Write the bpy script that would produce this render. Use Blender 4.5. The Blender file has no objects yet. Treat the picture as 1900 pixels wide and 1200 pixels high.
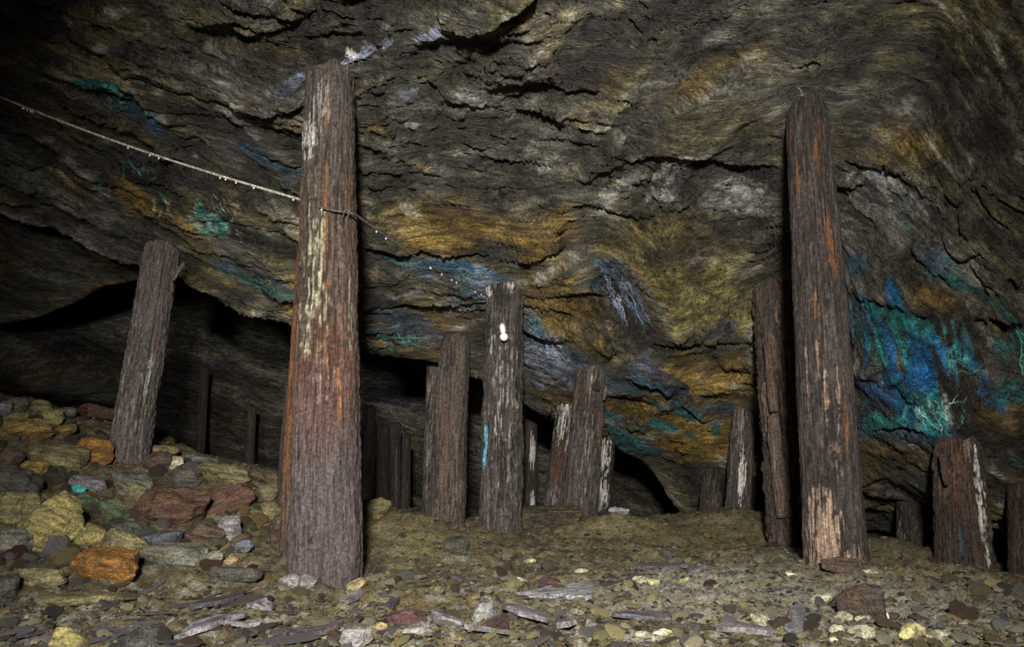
import bpy, bmesh, math
import numpy as np
from mathutils import Matrix, Vector

# ------------------------------------------------------------------ camera, world, lights, exposure
F = 1400.0                       # focal length in pixels of the 1900 x 1200 frame
CX, CY = 950.0, 600.0
PITCH = math.atan(270.0 / F)     # horizon sits 270 px below the centre
CAMZ = 0.5
cp, sp = math.cos(PITCH), math.sin(PITCH)
sc = bpy.context.scene
COL = sc.collection

cam_d = bpy.data.cameras.new('camera')
cam_d.sensor_width = 36.0
cam_d.sensor_fit = 'HORIZONTAL'
cam_d.lens = 36.0 * F / 1900.0
cam_d.clip_start = 0.05
cam_d.clip_end = 100
cam = bpy.data.objects.new('camera', cam_d)
COL.objects.link(cam)
cam.location = (0, 0, CAMZ)
cam.rotation_euler = (math.pi / 2 + PITCH, 0, 0)
sc.camera = cam

world = bpy.data.worlds.new('World')
sc.world = world
world.use_nodes = True
world.node_tree.nodes['Background'].inputs[0].default_value = (0.75, 0.85, 1.0, 1)
world.node_tree.nodes['Background'].inputs[1].default_value = 0.003


def spot(name, loc, target, energy, angle, blend, radius, color):
    l = bpy.data.lights.new(name, 'SPOT')
    l.energy = energy
    l.spot_size = math.radians(angle)
    l.spot_blend = blend
    l.shadow_soft_size = radius
    l.color = color
    o = bpy.data.objects.new(name, l)
    COL.objects.link(o)
    o.location = loc
    o.rotation_euler = (Vector(target) - Vector(loc)).to_track_quat('-Z', 'Y').to_euler()
    return o


# the photographer's torch, held behind the camera; side fill added to brighten the rubble
spot('torch_main', (-0.05, -1.3, 1.45), (0.35, 5.0, 0.9), 2150, 73, 1.0, 0.16, (1.0, 0.97, 0.91))
spot('fill_side', (-0.9, -1.2, 1.0), (-2.1, 4.4, 0.45), 520, 50, 1.0, 0.16, (1.0, 0.97, 0.93))

sc.view_settings.view_transform = 'Standard'
sc.view_settings.look = 'None'
sc.view_settings.gamma = 1.0
sc.view_settings.use_curve_mapping = False
sc.view_settings.exposure = -0.08

# ------------------------------------------------------------------ maths helpers
rng = np.random.default_rng(7)


def raydir(px, py):
    a = (np.asarray(px, float) - CX) / F
    b = (CY - np.asarray(py, float)) / F
    return np.stack([a, cp - sp * b, sp + cp * b], -1)


def at(px, py, d):
    """World point at photo position (px,py) standing d metres ahead of the tripod."""
    r = raydir(px, py)
    s = np.asarray(d, float) / r[..., 1]
    return r * s[..., None] + np.array([0, 0, CAMZ])


def chart(P):
    """Where a point of the rock is met in the photograph: used to lay mineral stains and ledges on it."""
    x, y, z = P[..., 0], P[..., 1], P[..., 2] - CAMZ
    zc = np.maximum(y * cp + z * sp, 0.05)
    yc = -y * sp + z * cp
    return CX + F * x / zc, CY - F * yc / zc


PERM = rng.permutation(256)
PERM = np.concatenate([PERM, PERM, PERM])
GR = rng.normal(size=(256, 3))
GR /= np.linalg.norm(GR, axis=1)[:, None]
GR = GR.astype(np.float32)


def noise3(P, seed=0):
    P = np.asarray(P, np.float32)
    sh = P.shape[:-1]
    P = P.reshape(-1, 3) + np.float32(seed * 17.31 % 97)
    I = np.floor(P).astype(np.int64)
    f = P - I
    I &= 255
    u = f * f * f * (f * (f * 6 - 15) + 10)
    out = np.zeros(len(P), np.float32)
    for dx in (0, 1):
        wx = u[:, 0] if dx else 1 - u[:, 0]
        hx = PERM[I[:, 0] + dx]
        for dy in (0, 1):
            wy = u[:, 1] if dy else 1 - u[:, 1]
            hy = PERM[hx + I[:, 1] + dy]
            for dz in (0, 1):
                wz = u[:, 2] if dz else 1 - u[:, 2]
                g = GR[PERM[hy + I[:, 2] + dz]]
                out += wx * wy * wz * (g[:, 0] * (f[:, 0] - dx) + g[:, 1] * (f[:, 1] - dy) + g[:, 2] * (f[:, 2] - dz))
    return (out * 1.6).reshape(sh)


def fbm(P, octv=4, seed=0, gain=0.5):
    P = np.asarray(P, np.float32)
    o = 0
    a = 1.0
    for k in range(octv):
        o = o + a * noise3(P * (2.0 ** k), seed + k * 3)
        a *= gain
    return o


def sstep(a, b, x):
    t = np.clip((x - a) / (b - a), 0, 1)
    return t * t * (3 - 2 * t)


def mix(a, b, t):
    if np.ndim(t) and np.ndim(a) > np.ndim(t):
        t = t[..., None]
    elif np.ndim(b) == 1 and np.ndim(t):
        t = t[..., None]
    return a * (1 - t) + b * t


def tps_fit(P, z, lam=1e-3):
    n = len(P)
    r2 = ((P[:, None] - P[None]) ** 2).sum(-1)
    K = 0.5 * r2 * np.log(r2 + 1e-12)
    A = np.zeros((n + 3, n + 3))
    A[:n, :n] = K + lam * np.eye(n)
    A[:n, n] = 1
    A[:n, n + 1:] = P
    A[n, :n] = 1
    A[n + 1:, :n] = P.T
    w = np.linalg.solve(A, np.concatenate([z, [0, 0, 0]]))
    return P, w


def tps(T, x, y):
    P, w = T
    o = w[-3] + w[-2] * x + w[-1] * y
    for k in range(len(P)):
        r2 = (x - P[k, 0]) ** 2 + (y - P[k, 1]) ** 2
        o = o + w[k] * 0.5 * r2 * np.log(r2 + 1e-12)
    return o


def box1(a, r, ax):
    r = int(r)
    if r < 1:
        return a
    pad = [(0, 0)] * a.ndim
    pad[ax] = (r + 1, r)
    c = np.cumsum(np.pad(a, pad, mode='wrap'), axis=ax)
    n = a.shape[ax]
    hi = np.take(c, range(2 * r + 1, 2 * r + 1 + n), axis=ax)
    lo = np.take(c, range(0, n), axis=ax)
    return (hi - lo) / (2 * r + 1)


def blur(a, r, passes=2):
    for _ in range(passes):
        a = box1(box1(a, r, 0), r, 1)
    return a


def norm(a):
    return (a - a.mean()) / (a.std() + 1e-9)


def lic(di, dj, L, r, seed):
    """Noise drawn out along the foliation of the rock."""
    R, C = di.shape
    n = blur(np.random.default_rng(seed).normal(size=(R, C)), r)
    acc = n.copy()
    wsum = 1.0
    base_i, base_j = np.meshgrid(np.arange(R, dtype=np.float32), np.arange(C, dtype=np.float32), indexing='ij')
    step = max(1.0, r * 0.8)
    for s in (1, -1):
        pi, pj = base_i.copy(), base_j.copy()
        for k in range(L):
            ii = np.clip(pi + 0.5, 0, R - 1).astype(np.int32)
            jj = np.clip(pj + 0.5, 0, C - 1).astype(np.int32)
            pi = pi + s * step * di[ii, jj]
            pj = pj + s * step * dj[ii, jj]
            ii = np.clip(pi + 0.5, 0, R - 1).astype(np.int32)
            jj = np.clip(pj + 0.5, 0, C - 1).astype(np.int32)
            w = 1 - k / L
            acc += w * n[ii, jj]
            wsum += w
    return norm(acc / wsum)


def polydist(U, V, pts):
    """Distance and signed side (positive = below / right-hand of travel) to a polyline, plus run 0..1."""
    best = np.full(U.shape, 1e9)
    sgn = np.zeros(U.shape)
    run = np.zeros(U.shape)
    pts = np.array(pts, float)
    n = len(pts) - 1
    for k in range(n):
        a, b = pts[k], pts[k + 1]
        e = b - a
        l2 = (e ** 2).sum()
        t = np.clip(((U - a[0]) * e[0] + (V - a[1]) * e[1]) / l2, 0, 1)
        dx = U - (a[0] + t * e[0])
        dy = V - (a[1] + t * e[1])
        d = np.hypot(dx, dy)
        m = d < best
        best = np.where(m, d, best)
        sgn = np.where(m, np.sign(e[0] * dy - e[1] * dx), sgn)
        run = np.where(m, (k + t) / n, run)
    return best, sgn, run


# ------------------------------------------------------------------ mesh helpers
def mesh_np(name, V, Fq, smooth=True, col=None, fol=None, ovl=None):
    V = np.asarray(V, np.float32).reshape(-1, 3)
    me = bpy.data.meshes.new(name)
    me.vertices.add(len(V))
    me.vertices.foreach_set('co', V.ravel())
    if not isinstance(Fq, (list, tuple)):
        Fq = [Fq]
    Fq = [np.asarray(f, np.int32) for f in Fq if len(f)]
    loops = np.concatenate([f.ravel() for f in Fq])
    tot = np.concatenate([np.full(len(f), f.shape[1], np.int32) for f in Fq])
    start = np.concatenate([[0], np.cumsum(tot)[:-1]]).astype(np.int32)
    me.loops.add(len(loops))
    me.loops.foreach_set('vertex_index', loops)
    me.polygons.add(len(tot))
    me.polygons.foreach_set('loop_start', start)
    me.polygons.foreach_set('loop_total', tot)
    me.polygons.foreach_set('use_smooth', np.full(len(tot), smooth))
    if col is not None:
        c = np.ones((len(V), 4), np.float32)
        cc = np.asarray(col, np.float32).reshape(len(V), -1)
        c[:, :cc.shape[1]] = cc
        at_ = me.color_attributes.new('Col', 'FLOAT_COLOR', 'POINT')
        at_.data.foreach_set('color', c.ravel())
    if fol is not None:
        fa = me.attributes.new('Fol', 'FLOAT_VECTOR', 'POINT')
        fa.data.foreach_set('vector', np.asarray(fol, np.float32).ravel())
    if ovl is not None:
        oa_ = me.color_attributes.new('Ovl', 'FLOAT_COLOR', 'POINT')
        oa_.data.foreach_set('color', np.asarray(ovl, np.float32).ravel())
    me.update(calc_edges=True)
    me.validate()
    return me


def grid_faces(R, C, flip=False):
    i = np.arange(R - 1)[:, None] * C + np.arange(C - 1)[None]
    q = np.stack([i, i + 1, i + C + 1, i + C], -1).reshape(-1, 4)
    return q[:, ::-1] if flip else q


def link(name, me, mat, parent=None):
    o = bpy.data.objects.new(name, me)
    COL.objects.link(o)
    if mat is not None and me is not None and not me.materials:
        me.materials.append(mat)
    if parent is not None:
        o.parent = parent
    return o


def tag(o, label, cat, group=None):
    o['label'] = label
    o['category'] = cat
    if group:
        o['group'] = group
    return o


# ------------------------------------------------------------------ materials
class NT:
    def __init__(self, name):
        self.m = bpy.data.materials.new(name)
        self.m.use_nodes = True
        self.t = self.m.node_tree
        self.b = self.t.nodes['Principled BSDF']

    def n(self, typ, **kw):
        o = self.t.nodes.new(typ)
        for k, v in kw.items():
            if k in o.inputs:
                o.inputs[k].default_value = v
            else:
                setattr(o, k, v)
        return o

    def l(self, a, b):
        self.t.links.new(a, b)

    def math(self, op, a, b):
        o = self.n('ShaderNodeMath', operation=op)
        for k, v in enumerate((a, b)):
            if isinstance(v, (int, float)):
                o.inputs[k].default_value = v
            else:
                self.l(v, o.inputs[k])
        return o.outputs[0]

    def ramp(self, src, lo, hi, a, b):
        o = self.n('ShaderNodeMapRange')
        self.l(src, o.inputs[0])
        for k, v in zip((1, 2, 3, 4), (lo, hi, a, b)):
            o.inputs[k].default_value = v
        return o.outputs[0]

    def scalecol(self, col, fac):
        o = self.n('ShaderNodeVectorMath', operation='SCALE')
        self.l(col, o.inputs[0])
        self.l(fac, o.inputs['Scale'])
        return o.outputs[0]

    def mixc(self, fac, a, b):
        o = self.n('ShaderNodeMix', data_type='RGBA')
        for s, v in ((o.inputs[0], fac), (o.inputs[6], a), (o.inputs[7], b)):
            if isinstance(v, (int, float, tuple)):
                s.default_value = v
            else:
                self.l(v, s)
        return o.outputs[2]


def rock_sheet_material(name, fine=38, bump=0.5, dist=0.02, spec=0.45, contrast=1.0):
    k = NT(name)
    at_ = k.n('ShaderNodeAttribute', attribute_name='Col')
    tc = k.n('ShaderNodeTexCoord')
    n1 = k.n('ShaderNodeTexNoise', Scale=fine, Detail=6.0, Roughness=0.7)
    k.l(tc.outputs['Object'], n1.inputs['Vector'])
    n2 = k.n('ShaderNodeTexNoise', Scale=fine * 4.2, Detail=3.0, Roughness=0.6)
    k.l(tc.outputs['Object'], n2.inputs['Vector'])
    f1 = k.ramp(n1.outputs[0], 0.3, 0.72, 1 - 0.5 * contrast, 1 + 0.5 * contrast)
    f2 = k.ramp(n2.outputs[0], 0.3, 0.72, 1 - 0.3 * contrast, 1 + 0.3 * contrast)
    c = k.scalecol(at_.outputs['Color'], k.math('MULTIPLY', f1, f2))
    k.l(c, k.b.inputs['Base Color'])
    # alpha of the attribute = dampness
    r = k.ramp(at_.outputs['Alpha'], 0, 1, 0.8, 0.3)
    r = k.math('ADD', r, k.ramp(n2.outputs[0], 0.3, 0.7, -0.12, 0.12))
    k.l(r, k.b.inputs['Roughness'])
    k.b.inputs['Specular IOR Level'].default_value = spec
    h = k.math('ADD', n1.outputs[0], k.math('MULTIPLY', n2.outputs[0], 0.45))
    bm = k.n('ShaderNodeBump', Strength=bump, Distance=dist)
    k.l(h, bm.inputs['Height'])
    k.l(bm.outputs[0], k.b.inputs['Normal'])
    return k.m


def foliated_material(name, bump=1.0, dist=0.02, contrast=1.0, mica=True):
    """Schist: grain, fine layering and mica follow the folds stored on the mesh (attribute Fol)."""
    k = NT(name)
    at_ = k.n('ShaderNodeAttribute', attribute_name='Col')
    fo = k.n('ShaderNodeAttribute', attribute_name='Fol')
    tc = k.n('ShaderNodeTexCoord')

    def nz(scale, sc_, det, rough, src=fo.outputs['Vector'], dst=0.0):
        mp = k.n('ShaderNodeMapping')
        mp.inputs['Scale'].default_value = sc_
        k.l(src, mp.inputs[0])
        n = k.n('ShaderNodeTexNoise', Scale=scale, Detail=det, Roughness=rough, Distortion=dst)
        k.l(mp.outputs[0], n.inputs['Vector'])
        return n.outputs[0]
    a = nz(7.0, (0.4, 1.6, 1.0), 6.0, 0.74, dst=0.5)
    b = nz(24.0, (0.55, 1.3, 1.0), 6.0, 0.8, dst=0.3)
    c = nz(60.0, (1, 1, 1), 5.0, 0.7, tc.outputs['Object'])
    f = k.math('MULTIPLY', k.ramp(a, 0.32, 0.7, 1 - 0.62 * contrast, 1 + 0.62 * contrast), k.ramp(b, 0.34, 0.68, 1 - 0.6 * contrast, 1 + 0.75 * contrast))
    f = k.math('MULTIPLY', f, k.ramp(c, 0.3, 0.7, 0.62, 1.38))
    ov = k.n('ShaderNodeAttribute', attribute_name='Ovl')
    mm = k.math('ADD', k.math('MULTIPLY', ov.outputs['Alpha'], 0.95), k.math('ADD', k.math('MULTIPLY', k.math('SUBTRACT', b, 0.5), 1.9), k.math('MULTIPLY', k.math('SUBTRACT', c, 0.5), 0.9)))
    mm = k.ramp(mm, 0.32, 0.56, 0.0, 1.0)
    mm = k.math('MULTIPLY', mm, k.ramp(ov.outputs['Alpha'], 0.02, 0.2, 0.0, 1.0))
    f = k.math('MULTIPLY', k.math('POWER', f, 1.55), 0.92)
    colr = k.scalecol(k.mixc(mm, at_.outputs['Color'], ov.outputs['Color']), f)
    if mica:
        g = nz(95.0, (0.4, 1.3, 1.0), 4.0, 0.8)
        colr = k.mixc(k.ramp(g, 0.62, 0.72, 0.0, 0.5), colr, (0.42, 0.41, 0.36, 1))
    k.l(colr, k.b.inputs['Base Color'])
    r = k.ramp(at_.outputs['Alpha'], 0, 1, 0.78, 0.26)
    k.l(k.math('ADD', r, k.ramp(b, 0.3, 0.7, -0.12, 0.14)), k.b.inputs['Roughness'])
    k.b.inputs['Specular IOR Level'].default_value = 0.5
    # small broken faces between the seams
    mv = k.n('ShaderNodeMapping')
    mv.inputs['Scale'].default_value = (0.5, 1.5, 1.0)
    k.l(fo.outputs['Vector'], mv.inputs[0])
    wv = k.n('ShaderNodeVectorMath', operation='ADD')
    k.l(mv.outputs[0], wv.inputs[0])
    wn = k.n('ShaderNodeTexNoise', Scale=9.0, Detail=3.0, Roughness=0.6)
    k.l(mv.outputs[0], wn.inputs['Vector'])
    ws = k.n('ShaderNodeVectorMath', operation='SCALE')
    k.l(wn.outputs['Color'], ws.inputs[0])
    ws.inputs['Scale'].default_value = 0.12
    k.l(ws.outputs[0], wv.inputs[1])
    vo = k.n('ShaderNodeTexVoronoi', Scale=17.0, Randomness=1.0)
    k.l(wv.outputs[0], vo.inputs['Vector'])
    sx = k.n('ShaderNodeSeparateColor')
    k.l(vo.outputs['Color'], sx.inputs[0])
    fac = k.math('ADD', k.math('MULTIPLY', sx.outputs[0], 0.5), k.math('MULTIPLY', vo.outputs['Distance'], 0.9))
    h = k.math('ADD', k.math('ADD', k.math('MULTIPLY', a, 1.6), k.math('MULTIPLY', fac, 0.5)), k.math('ADD', k.math('MULTIPLY', b, 0.9), k.math('MULTIPLY', c, 0.4)))
    # partings: thin open seams between the layers
    for scale_, sc_, wd, dp in ((5.0, (0.3, 1.5, 1.0), 0.012, 0.5), (13.0, (0.3, 1.4, 1.0), 0.02, 0.35)):
        e = nz(scale_, sc_, 3.0, 0.6, dst=0.8)
        e = k.math('ABSOLUTE', k.math('SUBTRACT', e, 0.5), 0.0)
        h = k.math('SUBTRACT', h, k.ramp(e, 0.0, wd, dp, 0.0))
    bm = k.n('ShaderNodeBump', Strength=bump, Distance=dist)
    k.l(h, bm.inputs['Height'])
    k.l(bm.outputs[0], k.b.inputs['Normal'])
    return k.m


def wood_material(name):
    k = NT(name)
    at_ = k.n('ShaderNodeAttribute', attribute_name='Col')
    tc = k.n('ShaderNodeTexCoord')
    mp = k.n('ShaderNodeMapping')
    mp.inputs['Scale'].default_value = (1, 1, 0.035)
    k.l(tc.outputs['Object'], mp.inputs[0])
    n1 = k.n('ShaderNodeTexNoise', Scale=130.0, Detail=5.0, Roughness=0.65)
    k.l(mp.outputs[0], n1.inputs['Vector'])
    n2 = k.n('ShaderNodeTexNoise', Scale=75.0, Detail=4.0, Roughness=0.6)
    k.l(tc.outputs['Object'], n2.inputs['Vector'])
    f = k.math('MULTIPLY', k.ramp(n1.outputs[0], 0.34, 0.66, 0.3, 1.6), k.ramp(n2.outputs[0], 0.33, 0.67, 0.5, 1.45))
    k.l(k.scalecol(at_.outputs['Color'], f), k.b.inputs['Base Color'])
    k.l(k.ramp(at_.outputs['Alpha'], 0, 1, 0.85, 0.38), k.b.inputs['Roughness'])
    k.b.inputs['Specular IOR Level'].default_value = 0.35
    h = k.math('ADD', n1.outputs[0], k.math('MULTIPLY', n2.outputs[0], 0.6))
    bm = k.n('ShaderNodeBump', Strength=0.9, Distance=0.016)
    k.l(h, bm.inputs['Height'])
    k.l(bm.outputs[0], k.b.inputs['Normal'])
    return k.m


def stone_material(name, bands=True):
    """Colour comes from each stone's own object colour; its alpha is how wet the stone is."""
    k = NT(name)
    oi = k.n('ShaderNodeObjectInfo')
    tc = k.n('ShaderNodeTexCoord')
    off = k.n('ShaderNodeVectorMath', operation='ADD')
    k.l(tc.outputs['Object'], off.inputs[0])
    rv = k.n('ShaderNodeCombineXYZ')
    k.l(k.math('MULTIPLY', oi.outputs['Random'], 23.0), rv.inputs[0])
    k.l(k.math('MULTIPLY', oi.outputs['Random'], 41.0), rv.inputs[1])
    k.l(rv.outputs[0], off.inputs[1])
    mp = k.n('ShaderNodeMapping')
    mp.inputs['Scale'].default_value = (0.35, 0.35, 2.2) if bands else (1, 1, 1)
    k.l(off.outputs[0], mp.inputs[0])
    n1 = k.n('ShaderNodeTexNoise', Scale=22.0, Detail=6.0, Roughness=0.68)
    k.l(mp.outputs[0], n1.inputs['Vector'])
    n2 = k.n('ShaderNodeTexNoise', Scale=90.0, Detail=4.0, Roughness=0.65)
    k.l(off.outputs[0], n2.inputs['Vector'])
    n3 = k.n('ShaderNodeTexNoise', Scale=9.0, Detail=3.0, Roughness=0.6)
    k.l(off.outputs[0], n3.inputs['Vector'])
    f = k.math('MULTIPLY', k.ramp(n1.outputs[0], 0.34, 0.66, 0.3, 1.65), k.ramp(n2.outputs[0], 0.32, 0.68, 0.45, 1.55))
    c0 = k.scalecol(oi.outputs['Color'], f)
    rust = k.scalecol(k.mixc(0.72, (0.22, 0.10, 0.02, 1), oi.outputs['Color']), f)
    c = k.mixc(k.ramp(n3.outputs[0], 0.5, 0.66, 0, 0.7), c0, rust)
    n4 = k.n('ShaderNodeTexNoise', Scale=14.0, Detail=7.0, Roughness=0.75)
    k.l(off.outputs[0], n4.inputs['Vector'])
    c = k.mixc(k.ramp(n4.outputs[0], 0.5, 0.62, 0, 0.6), c, (0.075, 0.066, 0.042, 1))
    k.l(c, k.b.inputs['Base Color'])
    k.l(k.math('ADD', k.ramp(oi.outputs['Alpha'], 0, 1, 0.8, 0.28), k.ramp(n2.outputs[0], 0.3, 0.7, -0.1, 0.1)), k.b.inputs['Roughness'])
    k.b.inputs['Specular IOR Level'].default_value = 0.4
    bm = k.n('ShaderNodeBump', Strength=0.9, Distance=0.022)
    k.l(k.math('ADD', n1.outputs[0], k.math('MULTIPLY', n2.outputs[0], 0.5)), bm.inputs['Height'])
    k.l(bm.outputs[0], k.b.inputs['Normal'])
    return k.m


def plain_material(name, color, rough, spec=0.4, nscale=60, var=0.25, bump=0.2):
    k = NT(name)
    tc = k.n('ShaderNodeTexCoord')
    n1 = k.n('ShaderNodeTexNoise', Scale=nscale, Detail=4.0, Roughness=0.6)
    k.l(tc.outputs['Object'], n1.inputs['Vector'])
    rgb = k.n('ShaderNodeRGB')
    rgb.outputs[0].default_value = (*color, 1)
    k.l(k.scalecol(rgb.outputs[0], k.ramp(n1.outputs[0], 0.3, 0.7, 1 - var, 1 + var)), k.b.inputs['Base Color'])
    k.b.inputs['Roughness'].default_value = rough
    k.b.inputs['Specular IOR Level'].default_value = spec
    bm = k.n('ShaderNodeBump', Strength=bump, Distance=0.004)
    k.l(n1.outputs[0], bm.inputs['Height'])
    k.l(bm.outputs[0], k.b.inputs['Normal'])
    return k.m


M_CEIL = foliated_material('schist_roof', bump=0.9, dist=0.03)
M_BACK = foliated_material('dark_schist', bump=0.9, dist=0.04)
M_FLOOR = rock_sheet_material('mine_floor_dirt', fine=48, bump=1.0, dist=0.03, spec=0.35, contrast=1.35)
M_WOOD = wood_material('weathered_timber')
M_THREAD = rock_sheet_material('mineral_crust', fine=90, bump=0.3, dist=0.005)
M_STONE = stone_material('broken_schist')
M_PALE = stone_material('pale_stone', bands=False)

# ------------------------------------------------------------------ shared surfaces: roof height and floor height
ceil_ctl = [(0, 0, 3.4), (300, 0, 3.25), (612, 0, 3.1), (950, 0, 3.0), (1300, 0, 3.0), (1600, 0, 2.95), (1900, 0, 2.9),
            (0, 200, 4.0), (300, 200, 3.9), (612, 140, 3.45), (950, 200, 3.7), (1250, 200, 3.6), (1497, 190, 3.62), (1900, 200, 3.35),
            (0, 340, 4.6), (300, 330, 4.45), (300, 462, 5.02), (560, 380, 4.4), (800, 370, 4.4), (1000, 370, 4.3), (1300, 300, 4.05),
            (1550, 300, 3.95), (1750, 400, 3.95), (1900, 480, 3.95), (450, 520, 5.2), (700, 500, 4.9), (935, 537, 4.97), (1100, 500, 4.75),
            (1300, 480, 4.75), (1440, 540, 5.05), (1650, 600, 4.55), (1850, 650, 4.45), (600, 620, 5.6), (780, 660, 5.72), (843, 632, 5.62),
            (900, 700, 5.9), (1095, 687, 5.65), (1030, 770, 6.15), (1250, 650, 5.4), (1378, 767, 6.4), (1450, 700, 5.6),
            (1120, 825, 6.75), (1200, 870, 7.2), (1320, 878, 7.0), (1500, 850, 6.3), (1688, 933, 6.2), (1780, 832, 4.85), (1900, 900, 5.0),
            (1600, 750, 5.15), (1850, 750, 4.65), (1250, 930, 7.5)]
cc_ = np.array([at(*c) for c in ceil_ctl])
extra = np.array([(0, 1, 3.3), (-2.5, 1, 3.4), (2.5, 1, 3.1), (-5, 3.5, 2.9), (5, 3.5, 1.3), (5, 5.2, 0.1), (-5, 5.6, 2.3), (6, 2, 2.4), (-6, 2, 3.3), (3.5, 8, -0.4), (1.5, 9, -0.2)])
cc_ = np.vstack([cc_, extra])
TC = tps_fit(cc_[:, :2], cc_[:, 2], 2e-3)

floor_w = [(-4, 0, 0.0), (0, 0, 0), (4, 0, 0), (0, 2.2, 0), (-2, 2.2, 0.0), (2, 2.2, 0.0), (-1.3, 2.9, 0.02), (0, 3.2, 0.0), (1.2, 3.2, 0.02), (2.4, 3.2, 0.0),
           (5, 4, -0.1), (0.6, 4.0, 0.04), (-0.1, 4.2, 0.06), (-0.05, 4.9, 0.1), (3.5, 6.5, -0.15), (2.2, 5.6, 0.0), (6, 7, -0.2),
           (-0.5, 7.6, -0.15), (0.5, 7.6, -0.1), (-3, 9, -0.1), (0, 10, -0.3), (3, 10, -0.3), (6, 10, -0.2), (-7, 9, 0.3)]
floor_p = [(605, 1070, 3.42), (1555, 1052, 3.62), (830, 968, 5.5), (720, 958, 5.2), (1075, 968, 5.55), (1370, 952, 6.3), (1280, 962, 6.2), (1465, 1018, 5.0), (1785, 1060, 4.6),
           (1690, 1040, 5.2), (1180, 985, 5.4), (235, 850, 5.0), (20, 745, 5.3), (150, 775, 5.5), (-150, 720, 5.3), (480, 905, 4.7), (350, 862, 4.95), (530, 1000, 4.1), (100, 950, 4.0), (300, 960, 4.05), (430, 985, 4.0),
           (40, 1090, 3.05), (270, 1072, 3.3), (450, 1062, 3.4), (60, 850, 4.6), (200, 900, 4.5), (620, 985, 4.6)]
fc_ = np.vstack([np.array(floor_w, float), np.array([at(*c) for c in floor_p])])
TF = tps_fit(fc_[:, :2], fc_[:, 2], 4e-3)


def floor_base(x, y):
    z = tps(TF, x, y)
    # humps of spoil between the props
    for (px, py, d, rx, ry, h) in ((755, 975, 4.75, 0.36, 0.30, 0.11), (1165, 968, 5.15, 0.34, 0.26, 0.13), (1375, 955, 5.9, 0.36, 0.35, 0.10),
                                   (1660, 1030, 5.0, 0.34, 0.28, 0.13), (860, 1000, 4.55, 0.3, 0.2, 0.03)):
        c = at(px, py, d)
        z = z + h * np.exp(-((x - c[0]) / rx) ** 2 - ((y - c[1]) / ry) ** 2)
    return np.clip(z, -0.6, 1.6)


def floor_rough(x, y):
    P = np.stack([x, y, 0 * x], -1)
    return 0.03 * fbm(P * 2.6, 3, 5) + 0.02 * fbm(P * 8, 3, 9)


_gx = np.linspace(-6, 6, 601)
_gy = np.linspace(1.0, 9.0, 401)
_GX, _GY = np.meshgrid(_gx, _gy)
_GZ = floor_base(_GX, _GY) + floor_rough(_GX, _GY)


def floor_z(x, y):
    a = np.clip((np.atleast_1d(np.asarray(x, float)) + 6) / 12 * 600, 0, 599.999)
    b = np.clip((np.atleast_1d(np.asarray(y, float)) - 1) / 8 * 400, 0, 399.999)
    i, j = b.astype(int), a.astype(int)
    u, v = a - j, b - i
    return (_GZ[i, j] * (1 - u) + _GZ[i, j + 1] * u) * (1 - v) + (_GZ[i + 1, j] * (1 - u) + _GZ[i + 1, j + 1] * u) * v


def floor_z_exact(x, y):
    x = np.atleast_1d(np.asarray(x, float))
    y = np.atleast_1d(np.asarray(y, float))
    return floor_base(x, y) + floor_rough(x, y)


_d = np.linspace(1.6, 8.5, 700)


def floor_hit(px, py):
    """First place where the line of sight through (px,py) meets the ground."""
    P = at(np.full(700, px), np.full(700, py), _d)
    h = P[:, 2] - floor_z(P[:, 0], P[:, 1])
    k = np.argmax(h < 0) if (h < 0).any() else 699
    return P[k]


def ceil_hit(px, py):
    P = at(np.full(700, px), np.full(700, py), _d)
    h = tps(TC, P[:, 0], P[:, 1]) - P[:, 2]
    k = np.argmax(h < 0) if (h < 0).any() else 699
    return P[k]


# direction of the foliation, image degrees (positive = falling to the right)
flow_ctl = [(100, 250, 28), (300, 300, 28), (500, 300, 25), (200, 100, 22), (450, 450, 22), (700, 550, 10), (560, 130, -20), (700, 90, -25), (850, 250, -8),
            (780, 190, -35), (1100, 200, -32), (1000, 100, -30), (1300, 100, -25), (750, 290, 22), (740, 350, 12), (900, 400, 14), (1000, 450, -15), (1090, 470, -38),
            (1180, 560, 60), (1120, 480, 50), (1300, 350, -10), (1300, 500, -25), (1600, 150, -12), (1850, 150, 60), (1700, 350, 38), (1850, 450, 26),
            (1700, 650, 72), (1600, 640, 82), (1800, 690, 62), (1650, 790, 18), (1500, 850, 15), (1250, 750, 14), (1150, 800, 20), (1300, 690, 8),
            (1350, 850, 20), (850, 620, 14), (950, 700, 20), (1800, 900, 22), (0, 450, 30), (300, 600, 15), (450, 700, 14), (750, 760, 22), (100, 680, -15), (950, 590, 25), (1030, 640, 35)]
fl = np.array(flow_ctl, float)


def flow(U, V):
    c = np.zeros(U.shape)
    s = np.zeros(U.shape)
    for px, py, a in fl:
        w = 1.0 / (((U - px) ** 2 + (V - py) ** 2) / 1e4 + 0.15) ** 2
        c += w * math.cos(2 * math.radians(a))
        s += w * math.sin(2 * math.radians(a))
    a = 0.5 * np.arctan2(s, c)
    return a


def foliation(P, seed, wob=0.35):
    U, V = chart(P)
    a = flow(U, V) + wob * fbm(P * 1.7, 3, seed)
    du, dv = np.cos(a), np.sin(a)
    Ui, Uj = np.gradient(U)
    Vi, Vj = np.gradient(V)
    det = Ui * Vj - Uj * Vi
    det = np.where(np.abs(det) < 1e-6, 1e-6, det)
    di = (Vj * du - Uj * dv) / det
    dj = (-Vi * du + Ui * dv) / det
    n = np.hypot(di, dj) + 1e-9
    return U, V, di / n, dj / n


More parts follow.
